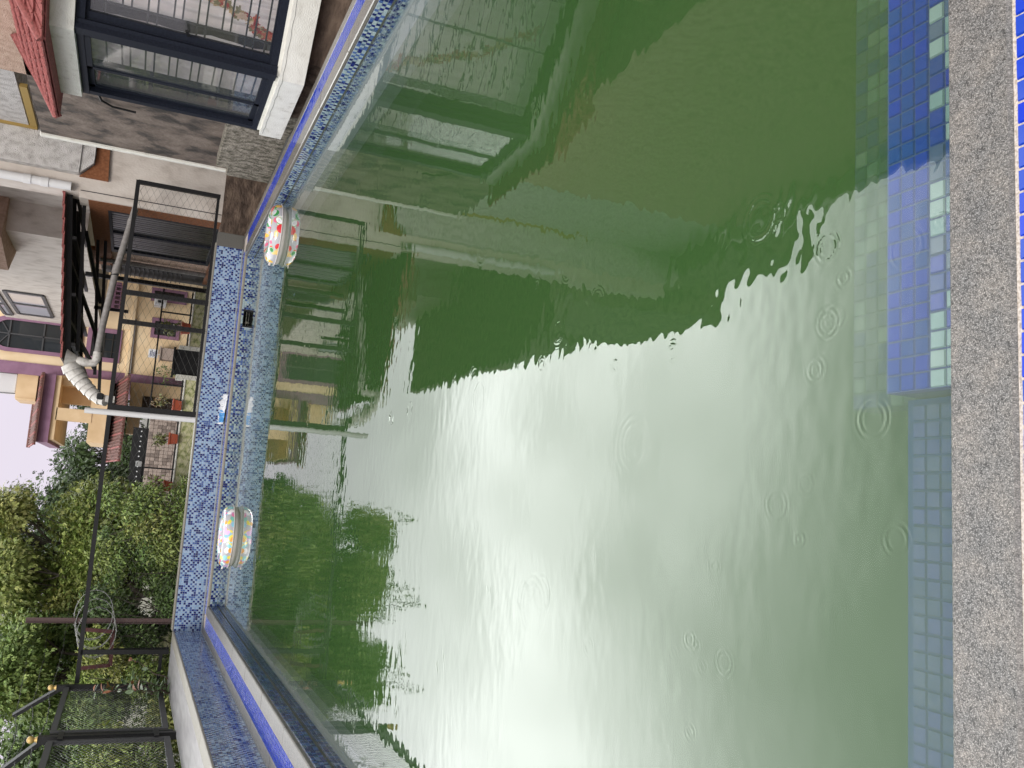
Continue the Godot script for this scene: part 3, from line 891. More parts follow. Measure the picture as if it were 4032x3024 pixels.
	for side in 2:
		var a0: Vector3 = eave[side]
		var a1: Vector3 = eave[side + 1]
		var r0: Vector3 = ridge[side]
		var r1: Vector3 = ridge[side + 1]
		var nrm := (a1 - a0).cross(r0 - a0).normalized()
		if nrm.y < 0: nrm = -nrm
		for row in 5:
			var t0 := row / 5.0
			var t1 := (row + 1) / 5.0 + 0.03
			var n := 9
			for c in n:
				var u0 := (c + 0.03) / n
				var u1 := (c + 0.97) / n
				var ps := []
				for q in [[u0, t0], [u1, t0], [u1, t1], [u0, t1]]:
					ps.append(a0.lerp(a1, q[0]).lerp(r0.lerp(r1, q[0]), minf(q[1], 1.0)) + nrm * (0.03 if q[1] == t0 else 0.008) + nrm * rng.randf_range(0.0, 0.006))
				var ts := sts()
				prism(ts, ps, -nrm * 0.016)
				var mid: Vector3 = (ps[0] + ps[1]) / 2
				tube(ts, [mid + nrm * 0.002, (ps[2] + ps[3]) / 2 + nrm * 0.002], 0.012, 5)
				obj("roof_tile", ts, M.roof_tile, hood)
	for q in [[1, 0.035], [0, 0.032]]:   # hip and verge caps
		st = sts()
		tube(st, [eave[q[0]] + Vector3(0.0, 0.03, 0), ridge[q[0]] + Vector3(0, 0.03, 0)], q[1], 8)
		obj("hip_cap", st, M.roof_tile, hood)
	st = sts()
	bar(st, eave[0] + Vector3(0, 0.012, -0.012), ridge[0] + Vector3(0, 0.05, -0.012), 0.03, 0.06)
	obj("verge_board", st, M.roof_tile, hood)
	# upper recess with bars above the stained wall
	st = sts()
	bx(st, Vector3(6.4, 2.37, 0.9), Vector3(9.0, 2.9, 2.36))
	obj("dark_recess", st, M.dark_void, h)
	for z in [1.2, 1.5, 1.8, 2.1]:
		st = sts()
		bar(st, Vector3(6.0, 2.37, z), Vector3(6.0, 2.68, z), 0.05, 0.03)
		obj("recess_bar", st, M.alu_dark, h)
	st = sts()
	for q in [[4.86, -0.02], [4.93, -0.05]]:
		tube(st, [Vector3(q[0], -0.4, 0.9), Vector3(q[0], q[1] - 0.02, 1.0), Vector3(q[0], q[1], 3.0), Vector3(q[0], q[1] - 0.02, 3.2)], 0.018, 7)
	var p := obj("drain_pipe", st, M.black_steel)
	tag(p, "pair of black pipes lying in the narrow gap between coping and house", "pipe")
	st = sts()   # small cable hook on the stained wall
	var hk := [Vector3(5.19, 1.78, 2.5), Vector3(5.17, 1.72, 2.2), Vector3(5.17, 1.62, 2.1), Vector3(5.17, 1.40, 2.08)]
	tube(st, hk, 0.012, 6)
	obj("wall_bracket", st, M.black_steel, h)
	curtains()

func curtains() -> void:
	# white curtain with a printed floral border, bunched towards the sill
	var im := Image.create(512, 512, false, Image.FORMAT_RGB8)
	im.fill(Color(0.86, 0.83, 0.83))
	var r := RandomNumberGenerator.new()
	r.seed = 9
	var line := [Vector2(0.6, 0.08), Vector2(0.42, 0.28), Vector2(0.25, 0.51), Vector2(0.18, 0.68), Vector2(0.125, 0.87), Vector2(0.05, 0.93), Vector2(0.03, 0.99)]
	for k in 190:
		var f := r.randf() * 5.99
		var pt: Vector2 = line[int(f)].lerp(line[int(f) + 1], f - int(f)) + Vector2(r.randfn(0, 0.012), r.randfn(0, 0.02))
		var cx := pt.x * 512.0
		var cy := pt.y * 512.0
		var col: Color = [Color(0.62, 0.2, 0.17), Color(0.7, 0.36, 0.28), Color(0.68, 0.58, 0.42), Color(0.55, 0.12, 0.14), Color(0.78, 0.68, 0.6), Color(0.45, 0.42, 0.3)][r.randi() % 6]
		var ax := Vector2(r.randf_range(5, 17), r.randf_range(4, 10))
		var rot := r.randf() * PI
		for y in range(int(cy) - 18, int(cy) + 19):
			for x in range(int(cx) - 18, int(cx) + 19):
				var d := Vector2(x - cx, y - cy).rotated(rot) / ax
				if d.length() < 1.0 + 0.25 * sin(d.angle() * 5.0): im.set_pixel(clampi(x, 0, 511), clampi(y, 0, 511), col)
	im.generate_mipmaps()
	var cm := StandardMaterial3D.new()
	cm.albedo_texture = ImageTexture.create_from_image(im)
	cm.roughness = 0.9
	cm.backlight_enabled = true
	cm.backlight = Color(0.25, 0.24, 0.24)
	var defs := [
		["white window curtain with a red floral border behind the canted bay window", cant(0.2, 0, -0.26), cant(1.40, 0, -0.26), 0.012, 26.0],
		["plain pale curtain behind the sliding side panes of the bay window", Vector3(BX + 0.27, 0, 4.2), Vector3(BX + 0.27, 0, 3.15), 0.02, 17.0]]
	for q in 2:
		var d: Array = defs[q]
		var t := thing("window_curtain", d[0], "curtain", d[1].lerp(d[2], 0.5) + Vector3(0, 0.3, 0), "curtains in the bay window")
		var s := SurfaceTool.new()
		s.begin(Mesh.PRIMITIVE_TRIANGLES)
		s.set_smooth_group(1)
		var nx := 90
		var ny := 24
		var dir: Vector3 = (d[2] - d[1]).normalized()
		var nn := dir.cross(Vector3.UP)
		var n := FastNoiseLite.new()
		n.seed = 31 + q
		n.frequency = 1.1
		for i in nx:
			for j in ny:
				var ps := []
				var uv := []
				for c in [[i, j], [i + 1, j], [i + 1, j + 1], [i, j + 1]]:
					var a: float = float(c[0]) / nx
					var b: float = float(c[1]) / ny
					# the lower part is swept to one side
					var sweep: float = 0.0
					var fold: float = d[3] * sin(a * d[4] * TAU * 0.5 + 3.0 * n.get_noise_2d(a * 3.0, b * 1.2)) * (0.6 + b)
					ps.append(d[1].lerp(d[2], a * (1.0 - sweep * 0.3) + sweep * 0.12) + Vector3(0, 1.77 - b * 1.42, 0) + nn * (fold + 0.02 * n.get_noise_2d(a * 6.0, b * 5.0)))
					uv.append(Vector2(a, b) if q == 0 else Vector2(0.7 + a * 0.2, 0.6 + b * 0.2))
				for k in [0, 1, 2, 0, 2, 3]:
					s.set_uv(uv[k]); s.add_vertex(ps[k])
		s.generate_normals()
		mi("cloth", s.commit(), cm, t)
		var rs := sts()
		tube(rs, [d[1] + Vector3(0, 1.785, 0), d[2] + Vector3(0, 1.785, 0)], 0.01, 6)
		obj("curtain_rod", rs, M.alu_dark, t)

# ------------------------------------------------------------------ the cream house behind the far corner
func cream_house() -> void:
	var h := thing("cream_house", "tall cream house behind the far right corner, orange framed window and white downpipe", "house", Vector3(7, -0.4, -6))
	var st := sts()
	bx(st, Vector3(4.84, -0.4, -1.3), Vector3(9, 0.285, -0.88))
	obj("brown_plinth", st, M.cement_brown, h)
	st = sts()
	bx(st, Vector3(5.06, 0.285, -1.25), Vector3(9, 2.06, -0.9))
	bx(st, Vector3(5.13, 2.06, -1.25), Vector3(9, 6.7, -0.905))
	obj("facing_wall", st, M.plaster_light, h)
	st = sts()
	bx(st, Vector3(5.35, 2.09, -1.2), Vector3(5.9, 6.8, -0.78))
	obj("rough_pier", st, M.plaster_rough, h)
	st = sts()   # terracotta soffit bracket under the pier
	prism(st, [Vector3(5.33, 2.085, -0.86), Vector3(5.52, 1.92, -0.86), Vector3(5.95, 1.92, -0.86), Vector3(5.95, 1.78, -0.86), Vector3(5.33, 1.74, -0.86)], Vector3(0, 0, -0.1))
	obj("soffit_band", st, M.terracotta, h)
	st = sts()
	prism(st, [Vector3(5.35, 2.088, -0.8), Vector3(5.52, 1.93, -0.8), Vector3(5.9, 1.93, -0.8), Vector3(5.9, 2.088, -0.8)], Vector3(0, 0, -0.1))
	obj("pier_foot", st, M.plaster_rough, h)
	# side face of the upper floor with timber trim
	st = sts()
	bx(st, Vector3(5.83, 2.72, -0.77), Vector3(6.3, 6.8, 0.84))
	obj("upper_side_wall", st, M.plaster_rough, h)
	st = sts()
	bx(st, Vector3(5.815, 2.62, -0.76), Vector3(5.86, 2.70, 0.5))
	bx(st, Vector3(5.80, 2.62, -0.80), Vector3(5.85, 5.0, -0.74))
	obj("timber_trim", st, M.timber_yellow, h)
	# drip groove and narrow pilaster left of the pier
	st = sts()
	bx(st, Vector3(5.15, 0.29, -0.905), Vector3(5.16, 2.05, -0.893))
	obj("groove", st, M.alu_dark, h)
	# window wall running back, orange surround
	st = sts()
	bx(st, Vector3(5.10, -0.4, -5.2), Vector3(5.6, 1.95, -1.26))
	obj("window_wall", st, M.plaster_pink, h)
	st = sts()
	bx(st, Vector3(5.055, 1.72, -3.65), Vector3(5.12, 1.95, -0.94))
	bx(st, Vector3(5.055, 0.2, -1.27), Vector3(5.12, 1.72, -0.94))
	bx(st, Vector3(5.055, 0.16, -5.0), Vector3(5.12, 0.245, -1.27))
	bx(st, Vector3(5.055, 1.72, -4.6), Vector3(5.12, 2.02, -3.65))
	obj("orange_surround", st, M.terracotta, h)
	st = sts()
	for q in [[1.68, 1.72], [0.25, 0.30]]: bx(st, Vector3(5.06, q[0], -3.6), Vector3(5.11, q[1], -1.28))
	for q in [[-3.6, -3.45], [-1.34, -1.28], [-2.5, -2.42]]: bx(st, Vector3(5.062, 0.3, q[0]), Vector3(5.108, 1.68, q[1]))
	var w := obj("side_window", st, M.frame_navy, h)
	st = sts()
	bx(st, Vector3(5.09, 0.3, -3.45), Vector3(5.095, 1.68, -1.34))
	obj("pane", st, M.dim_glass, w)
	st = sts()
	for k in 9: bar(st, Vector3(5.075, 0.3, -1.5 - k * 0.21), Vector3(5.075, 1.68, -1.5 - k * 0.21), 0.008, 0.008)
	obj("grille", st, M.black_steel, w)
	st = sts()
	tube(st, [Vector3(5.04, 0.25, -4.18), Vector3(5.04, 1.9, -4.14)], 0.04, 8)
	obj("wall_pipe", st, M.pvc_grey, h)
	st = sts()   # grille door
	bx(st, Vector3(5.07, 0.0, -5.2), Vector3(5.09, 1.9, -4.5))
	for k in 16: bar(st, Vector3(5.05, 0.62 + k * 0.075, -5.2), Vector3(5.05, 0.62 + k * 0.075, -4.5), 0.02, 0.012)
	obj("grille_door", st, M.black_steel, h)
	# white downpipe with collars
	st = sts()
	tube(st, [Vector3(5.17, 2.16, -0.86), Vector3(5.17, 4.6, -0.86)], 0.055, 12)
	for y in [2.42, 2.62, 3.6]: tube(st, [Vector3(5.17, y, -0.86), Vector3(5.17, y + 0.09, -0.86)], 0.064, 12)
	obj("downpipe", st, M.pole_white, h)
	# set-back upper storey
	st = sts()
	bx(st, Vector3(5.83, 2.3, -16.4), Vector3(9.5, 4.75, -6.4))
	bx(st, Vector3(6.4, 2.0, -6.4), Vector3(9.5, 4.75, -1.25))
	obj("upper_storey", st, M.plaster_light, h)
	st = sts()
	bx(st, Vector3(7.9, -0.4, -16.4), Vector3(9.5, 2.9, -6.4))
	obj("lower_storey", st, M.plaster_light, h)
	for q in [[3.5, 4.33, -15.4, -12.35], [4.52, 4.7, -15.8, -12.6]]:
		st = sts()
		for z in [q[2], q[3], (q[2] + q[3]) / 2]: bx(st, Vector3(5.79, q[0], z - 0.07), Vector3(5.85, q[1], z + 0.07))
		for y in [q[0], q[1]]: bx(st, Vector3(5.795, y - 0.04, q[2]), Vector3(5.848, y + 0.04, q[3]))
		var uw := obj("upper_window", st, M.alu_dark, h)
		st = sts()
		bx(st, Vector3(5.815, q[0], q[2]), Vector3(5.825, q[1], q[3]))
		obj("pane", st, M.pale_glass, uw)
	# projecting slabs and roof
	st = sts()
	prism(st, [Vector3(5.3, 3.62, -7.4), Vector3(6.9, 3.62, -9.4), Vector3(6.9, 3.62, -6.41), Vector3(5.6, 3.62, -6.0)], Vector3(0, 0.16, 0))
	obj("balcony_slab", st, M.plaster_pink, h)
	st = sts()
	prism(st, [Vector3(4.05, 4.75, -9.2), Vector3(9.6, 4.75, -9.2), Vector3(9.6, 4.75, -1.3), Vector3(4.6, 4.75, -1.3), Vector3(4.05, 4.75, -2.2)], Vector3(0, 0.18, 0))
	obj("roof_terrace", st, M.cement_stained, h)
	st = sts()
	bx(st, Vector3(4.9, 4.93, -9.0), Vector3(9.4, 7.2, -4.6))
	bx(st, Vector3(5.0, 4.93, -4.6), Vector3(9.4, 8.3, -1.5))
	bx(st, Vector3(5.4, 6.7, -1.5), Vector3(9.4, 7.9, 1.2))
	obj("top_storey", st, M.cement_stained, h)

# ------------------------------------------------------------------ canopy over the side entrance, with its pipes
func canopy() -> void:
	var c := thing("tiled_canopy", "lean-to canopy of red clay tiles on black steel bars over the side entrance", "canopy", Vector3(4.2, 2.0, -2.5))
	var a := Vector3(5.5, 2.27, 0)
	var b := Vector3(2.98, 2.0, 0)
	var d := (b - a).normalized()
	var n := Vector3(-d.y, d.x, 0)
	if n.y < 0: n = -n
	var L := (b - a).length()
	var cnt := 14
	for k in cnt:
		var p := a + d * (L * k / cnt)
		var q := a + d * (L * (k + 1.12) / cnt)
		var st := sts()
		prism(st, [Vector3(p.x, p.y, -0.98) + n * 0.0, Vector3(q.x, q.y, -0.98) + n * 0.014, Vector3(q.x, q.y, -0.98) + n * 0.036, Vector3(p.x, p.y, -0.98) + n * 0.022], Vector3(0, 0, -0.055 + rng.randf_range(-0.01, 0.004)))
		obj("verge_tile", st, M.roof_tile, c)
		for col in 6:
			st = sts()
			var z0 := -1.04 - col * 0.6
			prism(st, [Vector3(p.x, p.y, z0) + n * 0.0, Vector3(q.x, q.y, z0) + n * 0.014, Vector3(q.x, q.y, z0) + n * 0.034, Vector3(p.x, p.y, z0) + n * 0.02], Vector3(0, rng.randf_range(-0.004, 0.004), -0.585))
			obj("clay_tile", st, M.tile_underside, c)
	var on := func(x: float, z: float, dy: float) -> Vector3: return Vector3(x, 2.27 - (5.5 - x) * 0.1071 + dy, z)
	for z in [-1.12, -2.0, -3.0, -4.2]:
		var st := sts()
		bar(st, on.call(5.45, z, -0.045), on.call(3.05, z, -0.045), 0.05, 0.07)
		obj("purlin", st, M.black_steel, c)
	for x in [5.3, 4.55, 3.8, 3.15]:
		var st := sts()
		bar(st, on.call(x, -1.05, -0.11), on.call(x, -4.5, -0.11), 0.04, 0.05)
		obj("rafter", st, M.black_steel, c)
	for q in [[Vector3(5.2, 1.91, -3.0), Vector3(3.0, 1.70, -3.0)], [Vector3(5.2, 1.80, -2.98), Vector3(2.6, 1.60, -2.98)], [Vector3(5.15, 2.02, -1.3), Vector3(3.1, 1.86, -1.3)], [Vector3(4.9, 2.0, -2.0), Vector3(4.1, 1.75, -3.0)], [Vector3(4.3, 2.1, -1.2), Vector3(3.6, 1.75, -3.0)], [Vector3(4.02, 1.83, -3.0), Vector3(4.02, 1.35, -3.0)], [Vector3(3.5, 2.02, -1.2), Vector3(3.1, 1.72, -3.0)]]:
		var st := sts()
		bar(st, q[0], q[1], 0.045, 0.045)
		obj("truss_bar", st, M.black_steel, c)
	var st := sts()
	bar(st, Vector3(4.96, -0.4, -5.1), Vector3(4.96, 2.15, -5.1), 0.07, 0.09)
	obj("post", st, M.black_steel, c)
	# gutter pieces: a chain of short overlapping pvc half rounds stepping down to the fence post
	var g := thing("pvc_gutter_chain", "dirty white pvc gutter of overlapping short rings slanting down from the canopy eave", "gutter", Vector3(2.7, 1.6, -0.9))
	var path := [Vector3(2.86, 1.90, -0.9), Vector3(2.80, 1.865, -0.9), Vector3(2.735, 1.81, -0.9), Vector3(2.675, 1.755, -0.89), Vector3(2.615, 1.70, -0.88), Vector3(2.56, 1.64, -0.86), Vector3(2.50, 1.575, -0.83), Vector3(2.455, 1.50, -0.79), Vector3(2.44, 1.44, -0.75)]
	var rad := [0.115, 0.108, 0.10, 0.092, 0.086, 0.08, 0.074, 0.07]
	for k in 8:
		st = sts()
		var p: Vector3 = path[k]
		var q: Vector3 = path[k + 1]
		var ax := (q - p).normalized()
		tube(st, [p - ax * 0.012, p.lerp(q, 0.5), q + ax * 0.012], [rad[k] * 0.93, rad[k] * 0.99, rad[k] * 1.04], 14)
		obj("gutter_ring", st, M.pvc, g)
	st = sts()
	bx(st, Vector3(2.42, 1.33, -0.78), Vector3(2.50, 1.44, -0.68))
	obj("end_box", st, M.pvc, g)
	st = sts()
	cbx(st, Vector3(2.44, 1.46, -0.70), Vector3(2.52, 1.54, -0.66), 0.012)
	obj("black_cap", st, M.screen_black, g)
	# grey rain pipe
	var r := thing("rain_pipe", "grey plastic rain pipe running from the canopy funnel across to the cream house", "pipe", Vector3(4, 1.5, -0.85))
	st = sts()
	tube(st, [Vector3(3.02, 1.605, -0.86), Vector3(3.4, 1.585, -0.85), Vector3(4.15, 1.51, -0.84), Vector3(5.02, 1.375, -0.84)], 0.042, 12)
	tube(st, [Vector3(4.12, 1.515, -0.84), Vector3(4.22, 1.50, -0.84)], 0.05, 12)
	tube(st, [Vector3(4.80, 1.41, -0.84), Vector3(4.86, 1.40, -0.84)], 0.049, 12)
	obj("pipe", st, M.pvc_grey, r)
	st = sts()
	tube(st, [Vector3(3.06, 1.60, -0.86), Vector3(2.97, 1.605, -0.86), Vector3(2.915, 1.63, -0.86), Vector3(2.905, 1.70, -0.86)], [0.05, 0.053, 0.052, 0.046], 12)
	tube(st, [Vector3(2.905, 1.68, -0.86), Vector3(2.91, 1.72, -0.86), Vector3(2.92, 1.80, -0.87), Vector3(2.925, 1.83, -0.87)], [0.046, 0.056, 0.06, 0.05], 12)
	tube(st, [Vector3(2.93, 1.82, -0.88), Vector3(2.935, 1.9, -0.88), Vector3(2.94, 1.96, -0.88)], [0.05, 0.09, 0.12], 14)
	obj("elbow_and_funnel", st, M.pvc, r)
	st = sts()
	tube(st, [Vector3(4.09, 1.47, -0.80), Vector3(4.09, 1.515, -0.788), Vector3(4.09, 1.565, -0.84)], 0.01, 6)
	obj("clamp", st, M.black_steel, r)

# ------------------------------------------------------------------ fences
func chain_link(st: SurfaceTool, o: Vector3, u: Vector3, w: float, hgt: float, a: float, r: float) -> void:
	var n := u.cross(Vector3.UP).normalized()
	var cols := int(w / a)
	var rows := int(hgt / (a * 0.5))
	for c in cols:
		var pts := []
		var x0 := (c + 0.5) * a
		for k in rows + 1:
			var s := 1.0 if k % 2 == 0 else -1.0
			pts.append(o + u * clampf(x0 + s * a * 0.5 * (1.0 if c % 2 == 0 else -1.0) , 0.0, w) + Vector3(0, minf(k * a * 0.5, hgt), 0) + n * s * r * 0.9)
		tube(st, pts, r, 4, false)

func far_fence() -> void:
	var f := thing("mesh_fence_panel", "black framed chain link panel on the far mosaic wall, right of the white pole", "fence", Vector3(3.8, 0.35, -0.52), "black mesh fence panels round the pool")
	var z := -0.5
	var st := sts()
	bar(st, Vector3(2.31, 1.37, z), Vector3(5.3, 1.37, z), 0.045, 0.05)
	bar(st, Vector3(2.31, 0.375, z), Vector3(5.3, 0.375, z), 0.04, 0.035)
	obj("rail", st, M.black_steel, f)
	for q in [[2.345, 0.07], [3.44, 0.055], [3.82, 0.06], [5.28, 0.05]]:
		st = sts()
		bar(st, Vector3(q[0], 0.352, z), Vector3(q[0], 1.37, z), 0.05, q[1], Vector3(0, 0, 1))
		obj("upright", st, M.black_steel, f)
	st = sts()
	chain_link(st, Vector3(2.37, 0.39, z + 0.03), Vector3.RIGHT, 2.9, 0.97, 0.082, 0.0026)
	obj("chain_link", st, M.wire, f)
	# white pole
	st = sts()
	tube(st, [Vector3(2.275, 0.352, -0.47), Vector3(2.275, 1.645, -0.47)], 0.036, 14)
	var p := obj("white_pole", st, M.pole_white)
	tag(p, "slim white pole standing beside the end of the mesh fence panel", "pole")
	# lower panel towards the left corner
	f = thing("mesh_fence_panel", "chain link panel under one long rail, between white pole and corner post", "fence", Vector3(0.6, 0.35, -0.52), "black mesh fence panels round the pool")
	st = sts()
	bar(st, Vector3(2.24, 1.365, z), Vector3(-0.98, 1.345, z), 0.045, 0.05)
	obj("rail", st, M.black_steel, f)
	st = sts()
	bar(st, Vector3(-0.62, 0.352, z), Vector3(-0.62, 1.345, z), 0.045, 0.055, Vector3(0, 0, 1))
	obj("upright", st, M.black_steel, f)
	st = sts()
	bar(st, Vector3(-0.60, 0.352, z - 0.12), Vector3(-0.60, 1.0, z - 0.02), 0.03, 0.03)
	bar(st, Vector3(-0.64, 0.44, z), Vector3(-0.98, 0.44, z), 0.035, 0.04)
	obj("brace", st, M.black_steel, f)
	st = sts()
	chain_link(st, Vector3(-0.97, 0.37, z - 0.03), Vector3.RIGHT, 3.2, 0.96, 0.082, 0.0022)
	obj("chain_link", st, M.wire, f)
	# oxide red hanging frame and rusty angle iron behind it
	st = sts()
	for q in [[Vector3(-0.39, 1.37, -0.75), Vector3(-0.42, 1.0, -0.75)], [Vector3(-0.42, 1.02, -0.75), Vector3(-0.83, 1.0, -0.75)], [Vector3(-0.82, 1.0, -0.75), Vector3(-0.86, 1.37, -0.75)]]: bar(st, q[0], q[1], 0.02, 0.045, Vector3(0, 0, 1))
	var o := obj("steel_frame", st, M.oxide_red)
	tag(o, "dark red square steel frame hanging behind the fence rail near the left corner", "frame")
	st = sts()
	bar(st, Vector3(-0.285, 0.2, -0.8), Vector3(-0.29, 2.0, -0.8), 0.02, 0.055, Vector3(0, 0, 1))
	bar(st, Vector3(-0.315, 0.2, -0.79), Vector3(-0.32, 2.0, -0.79), 0.05, 0.006, Vector3(0, 0, 1))
	o = obj("rusty_post", st, M.rusty_steel)
	tag(o, "weathered rusty angle iron post rising out of the creepers behind the fence rail", "post")
	st = sts()
	for k in 3:
		var c := Vector3(-0.42 + 0.1 * k, 1.2 + 0.03 * k, -0.7 - 0.05 * k)
		var pts := []
		for i in 41:
			var a := TAU * i / 40.0 * 1.7 + k
			pts.append(c + Vector3(0.30 * cos(a), 0.22 * sin(a), 0.05 * sin(a * 0.5)))
		tube(st, pts, 0.004, 4)
		for i in range(0, 40, 2): bar(st, pts[i] - Vector3(0.012, 0.012, 0), pts[i] + Vector3(0.012, 0.012, 0), 0.003, 0.008)
	o = obj("razor_wire_coil", st, M.wire_galv)
	tag(o, "tangled grey coil of razor wire behind the fence around the red frame", "razor wire")

func left_fence() -> void:
	var x := -1.0
	var specs := [[-0.33, -0.44, 1.76], [1.98, 2.08, 4.3], [4.5, 4.6, 6.8]]
	var names := ["black post with slanted arm and gold ball at the far left corner", "black double post with slanted arm and gold ball midway along the left wall", "black fence post with slanted arm at the near end of the left wall"]
	var pl := ["framed small mesh panel on the left ledge behind the leafy shrub", "framed small mesh panel on the left ledge nearest the camera", "framed small mesh panel on the left ledge outside the picture edge"]
	for k in 2:
		var q: Array = specs[k]
		var t := thing("fence_post", names[k], "fence post", Vector3(x, 0.34, q[0]), "black fence posts with gold balls")
		var st := sts()
		bar(st, Vector3(x, 0.1, q[0]), Vector3(x, 1.55, q[0]), 0.07, 0.07, Vector3(1, 0, 0))
		obj("post", st, M.black_steel, t)
		if k == 1:
			st = sts()
			bar(st, Vector3(x, 0.36, q[0] - 0.13), Vector3(x, 1.46, q[0] - 0.13), 0.045, 0.04, Vector3(1, 0, 0))
			for y in [0.52, 1.36]: bar(st, Vector3(x + 0.028, y, q[0] - 0.15), Vector3(x + 0.028, y, q[0] + 0.12), 0.012, 0.045)
			obj("second_post", st, M.black_steel, t)
		st = sts()
		bar(st, Vector3(x, 1.5, q[0] - 0.01), Vector3(x - 0.34, 1.97 if k == 0 else 1.86, q[0] - 0.2), 0.045, 0.045)
		obj("slanted_arm", st, M.black_steel, t)
		st = sts()
		ball(st, Vector3(x + 0.01, 1.605, q[0] + 0.02), Vector3(0.035, 0.035, 0.035), 12)
		tube(st, [Vector3(x + 0.01, 1.55, q[0] + 0.02), Vector3(x + 0.01, 1.575, q[0] + 0.02)], [0.03, 0.018], 10)
		obj("gold_ball", st, M.brass, t)
		# panel beyond the post
		var f := thing("mesh_fence_panel", pl[k], "fence", Vector3(x, 0.36, (q[1] + q[2]) / 2), "black mesh fence panels round the pool")
		for z in [q[1] + 0.02, q[2] - 0.02]:
			st = sts()
			bar(st, Vector3(x, 0.40, z), Vector3(x, 1.46, z), 0.035, 0.05, Vector3(1, 0, 0))
			obj("frame_upright", st, M.alu_dark, f)
		for y in [0.425, 1.44]:
			st = sts()
			bar(st, Vector3(x, y, q[1] + 0.046), Vector3(x, y, q[2] - 0.046), 0.035, 0.055)
			obj("frame_rail", st, M.alu_dark, f)
		st = sts()
		chain_link(st, Vector3(x - 0.005, 0.45, q[1] + 0.04), Vector3(0, 0, 1), q[2] - q[1] - 0.08, 0.97, 0.044, 0.0022)
		obj("wire_mesh", st, M.wire_dark, f)
	var labels := ["uppermost strand of barbed wire strung between the slanted arms", "middle strand of barbed wire strung between the slanted arms", "lowest strand of barbed wire strung between the slanted arms"]
	for k in 3:
		var t: float = [0.95, 0.62, 0.25][k]
		var a := Vector3(x, 1.5, -0.34).lerp(Vector3(x - 0.34, 1.97, -0.53), t)
		var b := Vector3(x, 1.5, 1.97).lerp(Vector3(x - 0.34, 1.86, 1.78), t)
		var st := sts()
		var pts := []
		for s in [[a + Vector3(0.9, 0.25 - 0.1 * k, -3.0), a, 8], [a, b, 14], [b, b + Vector3(0, 0.0, 2.6), 10]]:
			for i in s[2]: pts.append((s[0] as Vector3).lerp(s[1], float(i) / s[2]) + Vector3(rng.randfn(0, 0.006), -0.05 * sin(PI * i / s[2]) + rng.randfn(0, 0.006), 0))
		tube(st, pts, 0.0028, 4)
		for i in pts.size() - 1:
			for m in 2:
				var c: Vector3 = pts[i].lerp(pts[i + 1], 0.25 + 0.5 * m)
				for g in 2:
					var dd := Vector3(rng.randfn(0, 1), rng.randfn(0, 1), rng.randfn(0, 0.6)).normalized() * 0.016
					bar(st, c - dd, c + dd, 0.003, 0.003)
		var o := obj("barbed_wire", st, M.wire_dark)
		tag(o, labels[k], "barbed wire", "barbed wire strands")

# ------------------------------------------------------------------ plants
var leafm: ArrayMesh
var sprig: ArrayMesh
func leaf_shape(len: float, wid: float, bend: float) -> ArrayMesh:
	var st := sts()
	st.set_smooth_group(1)
	var prev := []
	for i in 5:
		var t := i / 4.0
		var w := wid * sin(PI * clampf(t * 0.92 + 0.06, 0, 1))
		var c := Vector3(0, -bend * t * t * len, t * len)
		var row := [c + Vector3(-w, w * 0.35, 0), c, c + Vector3(w, w * 0.35, 0)]
		if i > 0:
			for k in 2: quad(st, prev[k], prev[k + 1], row[k + 1], row[k])
		prev = row
	return done(st)

func sprig_mesh() -> ArrayMesh:   # pinnate spray of small leaflets, one unit long
	var st := sts()
	for i in 9:
		var t := 0.15 + 0.1 * (i / 2) + 0.05 * (i % 2)
		var s := -1.0 if i % 2 == 0 else 1.0
		if i == 8: s = 0.0
		var b := Vector3(0, -0.25 * t * t, t if i < 8 else 0.68)
		var d := Vector3(s * 0.75, -0.2, 0.6).normalized() * 0.34
		var sd := Vector3(0.45, 0.15, -0.5 * s).normalized() * 0.085
		tri(st, b, b + d * 0.45 + sd, b + d)
		tri(st, b, b + d, b + d * 0.5 - sd)
	return done(st)

